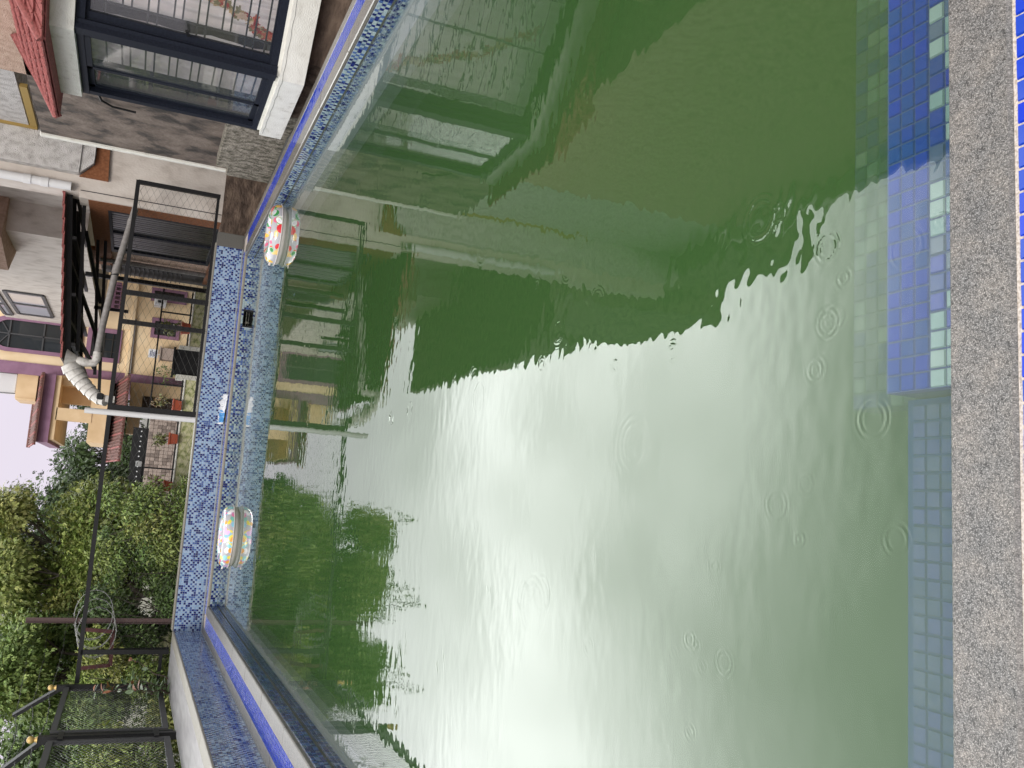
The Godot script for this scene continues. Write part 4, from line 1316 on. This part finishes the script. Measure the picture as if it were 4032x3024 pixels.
func crown(host: Node, called: String, clumps: Array, count: int, size: float, cols: Array, mesh: Mesh, mat: Material, droop := 0.35) -> void:
	var mm := MultiMesh.new()
	mm.transform_format = MultiMesh.TRANSFORM_3D
	mm.use_colors = true
	mm.mesh = mesh
	mm.instance_count = count
	var vol := 0.0
	for c in clumps: vol += pow(c[1].x * c[1].y * c[1].z, 0.7)
	var k := 0
	for c in clumps:
		var n := int(count * pow(c[1].x * c[1].y * c[1].z, 0.7) / vol)
		var tone: Color = cols[rng.randi() % cols.size()]
		for i in n:
			if k >= count: break
			var d := Vector3(rng.randfn(), rng.randfn(), rng.randfn()).normalized()
			var r := pow(rng.randf(), 0.45) * (1.0 + 0.16 * rng.randfn())
			var p: Vector3 = c[0] + c[1] * d * r
			var out := (d + Vector3(rng.randfn(), rng.randfn(), rng.randfn()) * 0.7).normalized()
			out.y -= droop
			var b := Basis.looking_at(-out.normalized(), Vector3(rng.randfn() * 0.5, 1, rng.randfn() * 0.5).normalized()).scaled(Vector3.ONE * size * rng.randf_range(0.55, 1.35))
			mm.set_instance_transform(k, Transform3D(b, p))
			var cc: Color = tone.lerp(cols[rng.randi() % cols.size()], 0.45)
			var f := rng.randf_range(0.65, 1.4)
			mm.set_instance_color(k, Color(cc.r * f, cc.g * f, cc.b * f))
			k += 1
	mm.visible_instance_count = -1
	mm.instance_count = count
	while k < count:   # left over: folded into the first clump
		var p2: Vector3 = clumps[0][0] + clumps[0][1] * Vector3(rng.randf_range(-0.6, 0.6), rng.randf_range(-0.6, 0.6), rng.randf_range(-0.6, 0.6))
		mm.set_instance_transform(k, Transform3D(Basis.from_euler(Vector3(rng.randf() * TAU, rng.randf() * TAU, 0)).scaled(Vector3.ONE * size), p2))
		mm.set_instance_color(k, cols[0])
		k += 1
	var o := MultiMeshInstance3D.new()
	o.multimesh = mm
	o.material_override = mat
	o.name = called
	o.set_meta("kind", "stuff")
	host.add_child(o, true)
	o.position = -off(host)

func branch(st: SurfaceTool, a: Vector3, b: Vector3, r0: float, r1: float, wob := 0.06) -> Array:
	var pts := []
	var rs := []
	for i in 7:
		var t := i / 6.0
		pts.append(a.lerp(b, t) + Vector3(rng.randfn(), rng.randfn() * 0.4, rng.randfn()) * wob * sin(PI * t))
		rs.append(lerpf(r0, r1, t))
	tube(st, pts, rs, 6)
	return pts

# a tree with a trunk, limbs to every clump of its crown
func tree(label: String, base: Vector3, clumps: Array, count: int, size: float, cols: Array, tr: float, shape := "sprig", droop := 0.35, group := "trees behind the pool fence") -> Node3D:
	var t := thing("leafy_tree", label, "tree", base, group)
	var st := sts()
	var top := base
	for c in clumps: top += (c[0] - base) / clumps.size()
	var fork := base.lerp(top, 0.45)
	branch(st, base, fork, tr, tr * 0.7)
	obj("trunk", st, M.bark, t)
	st = sts()
	for c in clumps:
		var pts := branch(st, fork, c[0], tr * 0.5, 0.012, 0.12)
		for k in 4:
			var e: Vector3 = c[0] + c[1] * Vector3(rng.randf_range(-1, 1), rng.randf_range(-0.4, 1), rng.randf_range(-1, 1)) * 0.8
			branch(st, pts[4 + k % 3], e, 0.014, 0.004, 0.05)
	obj("branches", st, M.bark, t)
	crown(t, "crown", clumps, count, size, cols, sprig if shape == "sprig" else leafm, M.leaf, droop)
	return t

func rc(v: Array, n: int, x0: float, x1: float, y0: float, y1: float, z0: float, z1: float, r0: float, r1: float) -> Array:
	for k in n:
		var r := rng.randf_range(r0, r1)
		v.append([Vector3(rng.randf_range(x0, x1), rng.randf_range(y0, y1), rng.randf_range(z0, z1)), Vector3(r, r * rng.randf_range(0.6, 0.95), r)])
	return v

func plants() -> void:
	var yg := [Color(0.2, 0.27, 0.06), Color(0.28, 0.32, 0.09), Color(0.15, 0.22, 0.05), Color(0.32, 0.31, 0.1)]
	var mg := [Color(0.14, 0.22, 0.06), Color(0.19, 0.27, 0.075), Color(0.1, 0.17, 0.045)]
	var dg := [Color(0.05, 0.085, 0.03), Color(0.07, 0.115, 0.04), Color(0.09, 0.135, 0.045)]
	# dark feathery tree beyond, right of the mass
	tree("dark green feathery tree left of the yellow house, crown against the sky", Vector3(0.9, -0.4, -9.5), rc(rc([], 12, 0.35, 1.1, 1.2, 2.35, -10, -8.6, 0.4, 0.6), 6, 1.1, 1.6, 1.0, 2.0, -9.6, -8.6, 0.3, 0.45), 30000, 0.10, dg, 0.12, "leaf", 0.8)
	# yellowish tree that fills the middle of the left side
	tree("yellowish green tree with fine leaflets behind the long fence rail, the widest of the crowns", Vector3(-0.1, -0.4, -4.0), rc(rc([], 22, -0.7, 1.0, 0.9, 2.65, -4.8, -3.2, 0.35, 0.6), 7, -0.5, 0.9, 2.6, 3.1, -4.6, -3.4, 0.2, 0.35), 52000, 0.085, yg, 0.07)
	# trees left, towards the frame's edge
	tree("mid green tree behind the corner fence post, drooping twigs over the barbed wire", Vector3(-1.4, -0.4, -3.2), rc(rc([], 18, -2.0, -0.7, 0.9, 2.65, -4.0, -2.2, 0.3, 0.55), 4, -2.0, -1.2, 2.7, 3.1, -3.8, -2.8, 0.2, 0.3), 44000, 0.085, mg + [yg[0], yg[1]], 0.06)
	tree("dull green tree behind the left mesh panels, thinning out towards the sky", Vector3(-2.6, -0.4, 0.2), rc([], 18, -3.4, -2.1, 0.3, 1.75, -1.6, 3.2, 0.35, 0.6), 30000, 0.09, mg + dg, 0.06)
	tree("dark dense tree filling in behind the yellowish tree", Vector3(-0.6, -0.4, -7.5), rc(rc([], 22, -2.6, 0.7, 0.6, 2.6, -8.3, -6.6, 0.5, 0.9), 6, -1.6, 0.2, 2.5, 2.9, -8.0, -6.8, 0.3, 0.5), 34000, 0.13, dg + [mg[0]], 0.1)
	tree("dull olive tree far left beyond the corner post", Vector3(-4.2, -0.4, -5.0), rc([], 20, -5.4, -2.3, 0.4, 2.4, -6.5, -2.5, 0.5, 0.9), 22000, 0.15, mg + dg, 0.1)
	tree("distant dark trees seen through the balcony of the yellow house", Vector3(2.6, -0.4, -27.0), rc([], 22, 0.8, 5.0, 0.6, 3.4, -28.5, -26.0, 0.6, 1.0), 14000, 0.22, dg, 0.15)
	# nearly bare tree at the left edge
	var t := thing("sparse_tree", "nearly bare twiggy tree against the sky at the left edge", "tree", Vector3(-3.6, -0.4, 1.0), "trees behind the pool fence")
	var st := sts()
	branch(st, Vector3(-3.6, -0.4, 1.0), Vector3(-3.4, 1.5, 0.8), 0.06, 0.04)
	for k in 16:
		var e := Vector3(rng.randf_range(-4.2, -2.3), rng.randf_range(1.7, 2.9), rng.randf_range(0.0, 1.8))
		var pts := branch(st, Vector3(-3.5 + 0.1 * (k % 3), 1.1 + 0.1 * (k % 5), 0.9), e, 0.022, 0.006, 0.16)
		for m in 5: branch(st, pts[3 + m % 4], pts[3 + m % 4] + Vector3(rng.randfn() * 0.3, rng.randf_range(0.05, 0.4), rng.randfn() * 0.3), 0.008, 0.003, 0.05)
	obj("branches", st, M.bark, t)
	crown(t, "leaves", rc([], 12, -4.0, -2.4, 1.7, 2.7, 0.2, 1.6, 0.25, 0.45), 900, 0.08, [Color(0.09, 0.1, 0.05), Color(0.14, 0.12, 0.07)], sprig, M.leaf)
	# tall thin shoots above the crowns
	t = thing("wild_shoots", "long thin shoots with small leaves sticking up above the tree crowns", "plant", Vector3(-0.2, 1.5, -4.0))
	st = sts()
	var cl := []
	for k in 9:
		var b := Vector3(rng.randf_range(-1.4, 0.9), rng.randf_range(1.8, 2.3), rng.randf_range(-4.5, -3.2))
		var e := b + Vector3(rng.randf_range(-0.5, 0.5), rng.randf_range(1.0, 2.1), rng.randf_range(-0.3, 0.3))
		var pts := branch(st, b, e, 0.012, 0.004, 0.1)
		for p in pts: cl.append([p, Vector3(0.08, 0.13, 0.08)])
	obj("stems", st, M.bark, t)
	crown(t, "leaves", cl, 1100, 0.10, mg, sprig, M.leaf, 0.2)
	# hedge of shrubs and creepers just behind the far wall
	for q in [["dense leafy hedge shrub behind the far wall next to the flower pots", 1.0, yg + mg, -1.6], ["dense leafy shrub in the middle of the hedge behind the far wall", 0.35, mg + [yg[1]], -1.9], ["dark leafy shrub at the left end of the hedge behind the far wall", -0.35, mg + dg, -1.8], ["yellow green creeper bush behind the gate bars at the corner", -0.95, yg + [Color(0.2, 0.26, 0.04)], -1.5]]:
		var b := thing("hedge_shrub", q[0], "shrub", Vector3(q[1], -0.4, q[3]), "shrubs behind the far wall")
		var s2 := sts()
		for k in 9: branch(s2, Vector3(q[1] + rng.randf_range(-0.1, 0.1), -0.4, q[3]), Vector3(q[1] + rng.randf_range(-0.4, 0.4), rng.randf_range(0.5, 1.3), q[3] + rng.randf_range(-0.4, 0.4)), 0.014, 0.004, 0.08)
		obj("stems", s2, M.bark, b)
		crown(b, "foliage", rc(rc([], 8, q[1] - 0.36, q[1] + 0.34, -0.1, 0.75, q[3] - 0.4, q[3] + 0.4, 0.2, 0.36), 6, q[1] - 0.3, q[1] + 0.3, 0.75, 1.3, q[3] - 0.4, q[3] + 0.3, 0.16, 0.3), 15000, 0.05, q[2], leafm, M.leaf, 0.4)
	# low planting behind the left fence
	var u := thing("fence_undergrowth", "leafy undergrowth growing along the foot of the left fence", "undergrowth", Vector3(-1.4, -0.3, 1.5))
	u.set_meta("kind", "stuff")
	crown(u, "undergrowth_leaves", rc([], 40, -2.3, -1.3, -0.2, 1.25, -0.8, 5.0, 0.22, 0.4), 22000, 0.06, mg + yg, leafm, M.leaf, 0.4)
	# shrub with large grey green leaves and reddish tips, every leaf its own
	var sh := thing("large_leaf_shrub", "shrub with large grey green leaves and reddish shoots growing through the left mesh panel", "shrub", Vector3(-0.98, 0.2, 0.15))
	var lm := [leaf_shape(0.105, 0.024, 0.25), leaf_shape(0.085, 0.026, 0.45), leaf_shape(0.12, 0.021, 0.15)]
	st = sts()
	var stems := []
	for k in 11:
		var a := Vector3(-0.96 + rng.randf_range(-0.04, 0.03), 0.2, 0.1 + rng.randf_range(-0.2, 0.3))
		var e := Vector3(-0.9 + rng.randf_range(-0.1, 0.17), rng.randf_range(0.5, 0.8), rng.randf_range(-0.75, 0.75))
		if k < 3: e = Vector3([-0.95, -0.93, -0.9][k], [1.16, 1.05, 0.98][k], [0.15, 0.0, 0.42][k])
		stems.append(branch(st, a, e, 0.008, 0.003, 0.03))
	obj("stems", st, M.rusty_steel, sh)
	for k in 150:
		var pts: Array = stems[k % stems.size()]
		var f := pow(rng.randf(), 0.7) * 5.9
		var p: Vector3 = pts[int(f)].lerp(pts[mini(int(f) + 1, 6)], fposmod(f, 1.0))
		var dir := Vector3(rng.randfn() + 0.35, rng.randf_range(-0.3, 0.9), rng.randfn()).normalized()
		var o := mi("leaf", lm[k % 3], M["big_leaf_%d" % (3 if f > 5.0 and rng.randf() < 0.4 else rng.randi() % 3)], sh)
		o.transform = Transform3D(Basis.looking_at(-dir, Vector3(rng.randfn() * 0.4, 1, rng.randfn() * 0.4).normalized()).scaled(Vector3.ONE * rng.randf_range(0.7, 1.15)), p - off(sh))

# ------------------------------------------------------------------ low wall, pots and the yellow house
func pot(at: Vector3, w: float, label: String, kind: int) -> void:
	var t := thing("flower_pot", label, "flower pot", at, "red flower pots on the railing wall")
	var st := sts()
	var h := w * 0.72
	var o := []
	for k in [[-1, 1], [-1, -1], [1, -1], [1, 1]]: o.append(at + Vector3(k[0] * w * 0.38, 0, k[1] * w * 0.38))
	for k in [[-1, 1], [-1, -1], [1, -1], [1, 1]]: o.append(at + Vector3(k[0] * w * 0.48, h, k[1] * w * 0.48))
	hexa(st, o)
	bx(st, at + Vector3(-w * 0.53, h * 0.86, -w * 0.53), at + Vector3(w * 0.53, h * 1.02, w * 0.53))
	obj("pot", st, M.pot_red, t)
	st = sts()
	for k in 6: branch(st, at + Vector3(0, h, 0), at + Vector3(rng.randf_range(-0.13, 0.13), h + rng.randf_range(0.1, 0.3), rng.randf_range(-0.1, 0.1)), 0.004, 0.002, 0.02)
	obj("stems", st, M.bark, t)
	var cols := [Color(0.2, 0.24, 0.08), Color(0.3, 0.28, 0.12), Color(0.1, 0.16, 0.04)]
	if kind == 1: cols = [Color(0.45, 0.3, 0.2), Color(0.3, 0.22, 0.12), Color(0.15, 0.18, 0.06)]
	crown(t, "plant", rc([], 5, at.x - 0.1, at.x + 0.1, at.y + h + 0.05, at.y + h + 0.28, at.z - 0.08, at.z + 0.08, 0.05, 0.1), 130, 0.06, cols, leafm, M.leaf)

func low_wall() -> void:
	var w := thing("mossy_low_wall", "pale yellow mossy boundary wall carrying a black two rail fence", "wall", Vector3(3, -0.4, -5))
	var st := sts()
	bx(st, Vector3(-3.0, -0.4, -5.2), Vector3(3.35, 0.335, -5.0))
	bx(st, Vector3(3.86, -0.4, -5.2), Vector3(4.9, 0.335, -5.0))
	obj("wall", st, M.mossy_wall, w)
	st = sts()
	bx(st, Vector3(-3.0, 0.335, -5.22), Vector3(3.36, 0.352, -4.98))
	bx(st, Vector3(3.85, 0.335, -5.22), Vector3(4.9, 0.352, -4.98))
	obj("coping", st, M.paint_white, w)
	st = sts()
	bx(st, Vector3(3.30, -0.4, -5.24), Vector3(3.38, 0.5, -4.97))
	bx(st, Vector3(3.835, -0.4, -5.24), Vector3(3.9, 0.5, -4.97))
	obj("gate_pier", st, M.paint_white, w)
	for y in [0.865, 0.375]:
		st = sts()
		bar(st, Vector3(-2.0, y, -5.1), Vector3(4.9, y, -5.1), 0.02, 0.028)
		obj("rail", st, M.black_steel, w)
	for x in [4.48, 3.19, 1.715, 0.3]:
		st = sts()
		bar(st, Vector3(x, 0.35, -5.1), Vector3(x, 0.88, -5.1), 0.025, 0.025, Vector3(1, 0, 0))
		obj("post", st, M.black_steel, w)
	st = sts()
	bx(st, Vector3(3.38, -0.3, -5.1), Vector3(3.835, 0.55, -5.06))
	bx(st, Vector3(3.33, 0.55, -5.12), Vector3(3.87, 0.585, -5.04))
	var g := obj("sheet_metal_gate", st, M.screen_black)
	tag(g, "plain black sheet metal gate in the gap of the pale low wall", "gate")
	pot(Vector3(4.21, 0.36, -4.98), 0.2, "red flower pot on the wall under the mauve framed window", 0)
	pot(Vector3(2.83, 0.36, -4.98), 0.2, "red flower pot with dry pinkish plant in front of the brown door", 1)
	pot(Vector3(2.24, 0.36, -4.98), 0.2, "red flower pot on the wall before the stone cladding, right of the lantern", 0)
	pot(Vector3(1.42, 0.36, -4.98), 0.2, "red flower pot on the wall half hidden by the hedge", 1)
	var t := thing("wall_lantern", "small white lantern sitting on the railing", "lantern", Vector3(1.77, 0.88, -5.1))
	st = sts()
	cbx(st, Vector3(1.73, 0.882, -5.14), Vector3(1.81, 0.96, -5.06), 0.012)
	obj("lantern_body", st, M.pole_white, t)
	st = sts()
	for k in 4: bar(st, Vector3(1.728 + 0.028 * k, 0.885, -5.058), Vector3(1.728 + 0.028 * k, 0.955, -5.058), 0.004, 0.004)
	bx(st, Vector3(1.725, 0.96, -5.145), Vector3(1.815, 0.985, -5.055))
	obj("lantern_frame", st, M.white_print, t)
	# vine climbing beside the gate
	t = thing("flowering_vine", "thin flowering vine with a few red blossoms beside the black gate", "plant", Vector3(3.3, 0.3, -5.3))
	st = sts()
	for k in 4: branch(st, Vector3(3.3, 0.3, -5.3), Vector3(3.3 + rng.randf_range(-0.15, 0.25), rng.randf_range(0.6, 0.85), -5.3), 0.005, 0.002, 0.04)
	obj("stems", st, M.bark, t)
	crown(t, "leaves", rc([], 8, 3.2, 3.5, 0.5, 0.85, -5.35, -5.25, 0.04, 0.09), 150, 0.045, [Color(0.12, 0.2, 0.05), Color(0.2, 0.26, 0.08)], leafm, M.leaf)
	crown(t, "blossoms", rc([], 3, 3.2, 3.45, 0.5, 0.8, -5.32, -5.28, 0.02, 0.05), 8, 0.03, [Color(0.5, 0.04, 0.06)], leafm, M.leaf)

func yellow_house() -> void:
	var z := -18.0
	var h := thing("yellow_house", "yellow house with mauve surrounds, arched window and red tiled balcony roof beyond the low wall", "house", Vector3(6, -0.4, z - 2))
	var st := sts()
	bx(st, Vector3(4.78, -0.4, z - 5), Vector3(10, 5.6, z))
	obj("main_wall", st, M.cream_yellow, h)
	st = sts()
	bx(st, Vector3(4.44, -0.4, z - 5), Vector3(4.79, 5.4, z + 0.06))
	obj("mauve_pilaster", st, M.mauve, h)
	st = sts()
	bx(st, Vector3(4.6, 1.47, z), Vector3(10, 1.56, z + 0.10))
	bx(st, Vector3(6.15, 1.56, z), Vector3(10, 1.9, z + 0.05))
	obj("ledge", st, M.cream_yellow, h)
	# arched window
	st = sts()
	var arch := func(x0: float, x1: float, y0: float, ys: float, ye: float) -> Array:
		var p := [Vector3(x0, y0, 0), Vector3(x0, ys, 0)]
		for k in 13:
			var a := PI - PI * k / 12.0
			p.append(Vector3((x0 + x1) / 2 + (x1 - x0) / 2 * cos(a), ys + (ye - ys) * sin(a), 0))
		p.append(Vector3(x1, ys, 0)); p.append(Vector3(x1, y0, 0))
		return p
	var outer: Array = arch.call(5.07, 6.13, 2.9, 4.85, 5.35)
	var inner: Array = arch.call(5.18, 6.01, 3.0, 4.8, 5.22)
	for k in outer.size() - 1:
		prism(st, [outer[k] + Vector3(0, 0, z + 0.001), outer[k + 1] + Vector3(0, 0, z + 0.001), inner[k + 1] + Vector3(0, 0, z + 0.001), inner[k] + Vector3(0, 0, z + 0.001)], Vector3(0, 0, 0.07))
	bx(st, Vector3(5.07, 2.85, z + 0.002), Vector3(6.13, 3.0, z + 0.07))
	var aw := obj("arched_window", st, M.mauve, h)
	st = sts()
	for k in range(inner.size()): inner[k] += Vector3(0, 0, z + 0.01)
	prism(st, inner, Vector3(0, 0, 0.01))
	obj("pane", st, M.far_glass, aw)
	st = sts()
	bar(st, Vector3(5.6, 3.0, z + 0.04), Vector3(5.6, 4.8, z + 0.04), 0.04, 0.04)
	for y in [3.9, 4.8]: bar(st, Vector3(5.18, y, z + 0.04), Vector3(6.01, y, z + 0.04), 0.04, 0.04)
	for a in [0.6, 1.57, 2.5]: bar(st, Vector3(5.6, 4.8, z + 0.04), Vector3(5.6 + 0.4 * cos(a), 4.8 + 0.4 * sin(a), z + 0.04), 0.035, 0.03)
	obj("glazing_bars", st, M.alu_dark, aw)
	# rectangular windows: x0, x1, y0, y1, surround
	var wins := [[5.2, 5.97, 1.9, 2.6, 0.13, 2], [6.1, 6.54, 0.24, 0.88, 0.1, 5], [7.26, 7.5, 0.12, 1.0, 0.09, 6], [6.78, 7.5, 1.98, 2.1, 0.03, 4]]
	for q in wins:
		st = sts()
		var e: float = q[4]
		bx(st, Vector3(q[0] - e, q[2] - e, z + 0.002), Vector3(q[0], q[3] + e, z + 0.06))
		bx(st, Vector3(q[1], q[2] - e, z + 0.002), Vector3(q[1] + e, q[3] + e, z + 0.06))
		bx(st, Vector3(q[0], q[2] - e, z + 0.002), Vector3(q[1], q[2], z + 0.06))
		bx(st, Vector3(q[0], q[3], z + 0.002), Vector3(q[1], q[3] + e, z + 0.06))
		var wd := obj("mauve_window", st, M.mauve, h)
		st = sts()
		bx(st, Vector3(q[0], q[2], z + 0.005), Vector3(q[1], q[3], z + 0.015))
		obj("pane", st, M.far_glass, wd)
		st = sts()
		for k in q[5]: bar(st, Vector3(lerpf(q[0], q[1], (k + 0.5) / q[5]), q[2], z + 0.03), Vector3(lerpf(q[0], q[1], (k + 0.5) / q[5]), q[3], z + 0.03), 0.02, 0.02)
		for k in 3: bar(st, Vector3(q[0], lerpf(q[2], q[3], (k + 0.5) / 3), z + 0.03), Vector3(q[1], lerpf(q[2], q[3], (k + 0.5) / 3), z + 0.03), 0.02, 0.02)
		obj("window_bars", st, M.grill_dark, wd)
	st = sts()
	tube(st, [Vector3(6.51, 1.44, z + 0.06), Vector3(4.8, 1.42, z + 0.06)], 0.03, 6)
	obj("conduit", st, M.pvc_grey, h)
	# porch block: recess walls, lattice, balcony
	st = sts()
	bx(st, Vector3(6.7, 1.96, z - 0.01), Vector3(7.6, 2.2, z + 0.03))
	for k in 6: bar(st, Vector3(6.75 + k * 0.14, 1.9, z + 0.05), Vector3(6.75 + k * 0.14, 2.16, z + 0.05), 0.04, 0.03)
	obj("lattice", st, M.mauve, h)
	# balcony wing on the left under the tiled roof
	st = sts()
	bx(st, Vector3(2.46, 3.36, z - 4), Vector3(4.45, 3.66, z + 0.8))
	obj("mauve_fascia", st, M.mauve, h)
	st = sts()
	bx(st, Vector3(2.56, 3.22, z - 4), Vector3(4.44, 3.38, z + 0.72))
	bx(st, Vector3(3.14, 2.3, z + 0.4), Vector3(3.5, 3.25, z + 0.72))
	bx(st, Vector3(4.2, 1.9, z - 0.6), Vector3(4.5, 3.25, z + 0.3))
	bx(st, Vector3(3.72, 2.3, z - 0.6), Vector3(4.3, 3.25, z - 0.3))
	bx(st, Vector3(2.56, 1.86, z - 2.5), Vector3(4.46, 2.36, z + 0.7))
	obj("balcony_wing", st, M.ochre, h)
	for q in [[2.36, 4.46, 3.64, 4.04, z - 2.0, z + 1.0, "balcony_roof"], [2.03, 4.5, 1.36, 1.72, z - 0.2, z + 2.4, "porch_roof"]]:
		st = sts()
		var lo := [Vector3(q[0], q[2], q[5]), Vector3(q[0] + 0.1, q[3], q[4]), Vector3(q[1], q[3], q[4]), Vector3(q[1], q[2], q[5])]
		var hi := []
		for p in lo: hi.append(p + Vector3(0, 0.05, 0))
		hexa(st, lo + hi)
		var rf := obj(q[6], st, M.roof_tile_old, h)
		for k in 26:   # rolls of barrel tiles
			st = sts()
			var x := lerpf(q[0] + 0.03, q[1] - 0.03, k / 25.0)
			tube(st, [Vector3(x, q[2] + 0.055, q[5] + 0.02), Vector3(x, q[3] + 0.055, q[4])], 0.03, 5)
			obj("tile_roll", st, M.roof_tile_old if k % 4 else M.roof_tile, rf)
		st = sts()
		for k in 7: tube(st, [Vector3(lerpf(q[0], q[1], k / 7.0), q[3] + 0.07, q[4]), Vector3(lerpf(q[0], q[1], (k + 0.97) / 7.0), q[3] + 0.07, q[4])], 0.06, 6)
		obj("ridge_tiles", st, M.roof_tile_old, rf)
	# porch under the low roof, stone cladding and door
	st = sts()
	bx(st, Vector3(2.9, 0.98, z + 0.5), Vector3(4.3, 1.33, z + 0.9))
	bx(st, Vector3(4.1, -0.4, z + 0.5), Vector3(4.45, 1.35, z + 0.85))
	obj("porch_beam", st, M.ochre, h)
	st = sts()
	bx(st, Vector3(3.5, -0.4, z - 0.3), Vector3(4.2, 1.0, z + 0.45))
	obj("door", st, M.door_brown, h)
	# air conditioner box and its ledge, notice board, meter cupboard
	st = sts()
	cbx(st, Vector3(6.95, 0.62, z + 0.1), Vector3(7.2, 0.98, z + 0.5), 0.02)
	obj("meter_box", st, M.white_print, h)
	st = sts()
	bx(st, Vector3(7.04, 0.78, z + 0.5), Vector3(7.12, 0.88, z + 0.51))
	obj("meter_window", st, M.far_glass, h)
	# water tank
	var t := thing("roof_water_tank", "white box tank on the roof corner of the yellow house", "water tank", Vector3(4.15, 4.46, z))
	st = sts()
	cbx(st, Vector3(3.86, 4.45, z - 0.7), Vector3(4.44, 4.92, z - 0.1), 0.02)
	obj("tank", st, M.pole_white, t)
	st = sts()
	bx(st, Vector3(4.44, 4.44, z - 0.65), Vector3(4.47, 4.95, z - 0.08))
	bar(st, Vector3(3.85, 4.45, z - 0.08), Vector3(3.83, 5.4, z - 0.08), 0.02, 0.02)
	obj("edge_strip", st, M.alu_dark, t)
	st = sts()
	bx(st, Vector3(3.72, 3.9, z - 1.4), Vector3(4.44, 4.44, z - 0.05))
	bx(st, Vector3(3.68, 3.9, z - 1.42), Vector3(3.74, 4.42, z - 0.02))
	obj("roof_parapet", st, M.ochre, h)
	# notice board with a blue sketch on it
	t = thing("notice_board", "white notice board with blue print on the yellow wall above the black gate", "sign", Vector3(5.45, 0.8, z + 0.3))
	st = sts()
	cbx(st, Vector3(5.33, 0.70, z + 0.28), Vector3(5.60, 0.97, z + 0.31), 0.006)
	bar(st, Vector3(5.46, -0.4, z + 0.27), Vector3(5.46, 0.9, z + 0.27), 0.03, 0.03)
	obj("board", st, M.white_print, t)
	st = sts()
	for k in 5: bx(st, Vector3(5.36 + 0.02 * (k % 2), 0.735 + k * 0.042, z + 0.31), Vector3(5.57 - 0.03 * (k % 3), 0.755 + k * 0.042, z + 0.313))
	obj("print", st, M.ink_blue, t)
	t = thing("brown_cupboard", "brown wooden cupboard standing against the yellow wall below the notice board", "cupboard", Vector3(5.48, -0.4, z + 0.3))
	st = sts()
	cbx(st, Vector3(5.29, -0.4, z + 0.15), Vector3(5.66, 0.62, z + 0.45), 0.01)
	bx(st, Vector3(5.25, 0.62, z + 0.1), Vector3(5.7, 0.655, z + 0.5))
	obj("body", st, M.stone_cladding, t)
	# stone clad compound wall with a dark gate, left of the porch
	t = thing("stone_clad_wall", "brownish stone clad compound wall behind the flower pots", "wall", Vector3(2.4, -0.4, z + 3))
	st = sts()
	bx(st, Vector3(0.6, -0.4, z + 2.7), Vector3(3.4, 0.72, z + 2.96))
	obj("core", st, M.stone_clad_dark, t)
	for i in 28:
		for j in 10:
			st = sts()
			var px := 0.6 + i * 0.1
			var py := -0.4 + j * 0.112
			cbx(st, Vector3(px + 0.003, py + 0.003, z + 2.95), Vector3(px + 0.097, py + 0.109, z + 2.97 + rng.randf_range(0.005, 0.03)), 0.006)
			obj("stone", st, M.stone_cladding if rng.randf() < 0.62 else M.stone_clad_dark, t)
	t = thing("spiked_gate", "dark green steel gate with a row of pale rivets above the stone clad wall", "gate", Vector3(2.2, 0.72, z + 2.8))
	st = sts()
	bx(st, Vector3(1.4, 0.72, z + 2.75), Vector3(3.0, 1.12, z + 2.8))
	obj("sheet", st, M.screen_black, t)
	st = sts()
	for k in 11: ball(st, Vector3(1.5 + k * 0.14, 0.9, z + 2.81), Vector3(0.022, 0.022, 0.01), 6)
	obj("rivets", st, M.white_print, t)

# ------------------------------------------------------------------
func _ready() -> void:
	rng.seed = 20240
	var cam := Camera3D.new()
	cam.name = "camera"
	cam.transform = cam_xf
	cam.fov = 46.956
	cam.near = 0.05
	cam.far = 600.0
	add_child(cam)
	var env := Environment.new()
	env.background_mode = Environment.BG_SKY
	var sm := PanoramaSkyMaterial.new()
	sm.panorama = ImageTexture.create_from_image(sky_image())
	env.sky = Sky.new()
	env.sky.sky_material = sm
	env.tonemap_mode = Environment.TONE_MAPPER_LINEAR
	env.tonemap_exposure = 1.12
	env.sdfgi_enabled = true
	env.ssao_enabled = true
	env.ssil_enabled = true
	var we := WorldEnvironment.new()
	we.name = "world_environment"
	we.environment = env
	add_child(we)
	var sun := DirectionalLight3D.new()
	sun.name = "sun"
	sun.light_energy = 0.5
	sun.light_angular_distance = 25.0
	sun.light_color = Color(1.0, 0.97, 0.93)
	sun.shadow_enabled = true
	sun.rotation_degrees = Vector3(-42, -22, 0)
	add_child(sun)

	materials()
	plate = tile_plate()
	sprig = sprig_mesh()
	leafm = leaf_shape(1.0, 0.22, 0.25)
	# ground in four butted sheets round the pool
	var g := sts()
	for q in [[-150.0, -0.62, -150.0, 150.0], [4.79, 150.0, -150.0, 150.0], [-0.62, 4.79, -150.0, -0.5], [-0.62, 4.79, 11.3, 150.0]]:
		face(g, [Vector3(q[0], -0.4, q[2]), Vector3(q[1], -0.4, q[2]), Vector3(q[1], -0.4, q[3]), Vector3(q[0], -0.4, q[3])], Vector3.UP)
	obj("ground", g, M.soil).set_meta("kind", "structure")
	var dk := sts()
	bx(dk, Vector3(-0.36, -0.39, 11.3), Vector3(5.0, -0.002, 16.0))
	obj("pool_deck", dk, M.paving).set_meta("kind", "structure")
	pool()
	water()
	walls()
	bay_house()
	cream_house()
	yellow_house()
	canopy()
	far_fence()
	left_fence()
	low_wall()
	plants()
	swim_ring(Vector3(4.03, 0.055, 2.49), 0.222, 0.088, ring_print(true), 0.3, "transparent swim ring with fruit print and white underside, floating in the right corner")
	swim_ring(Vector3(0.90, 0.06, 1.08), 0.25, 0.095, ring_print(false), 1.1, "pastel dotted swim ring with white underside, floating off the middle of the far wall")
	wrapper()
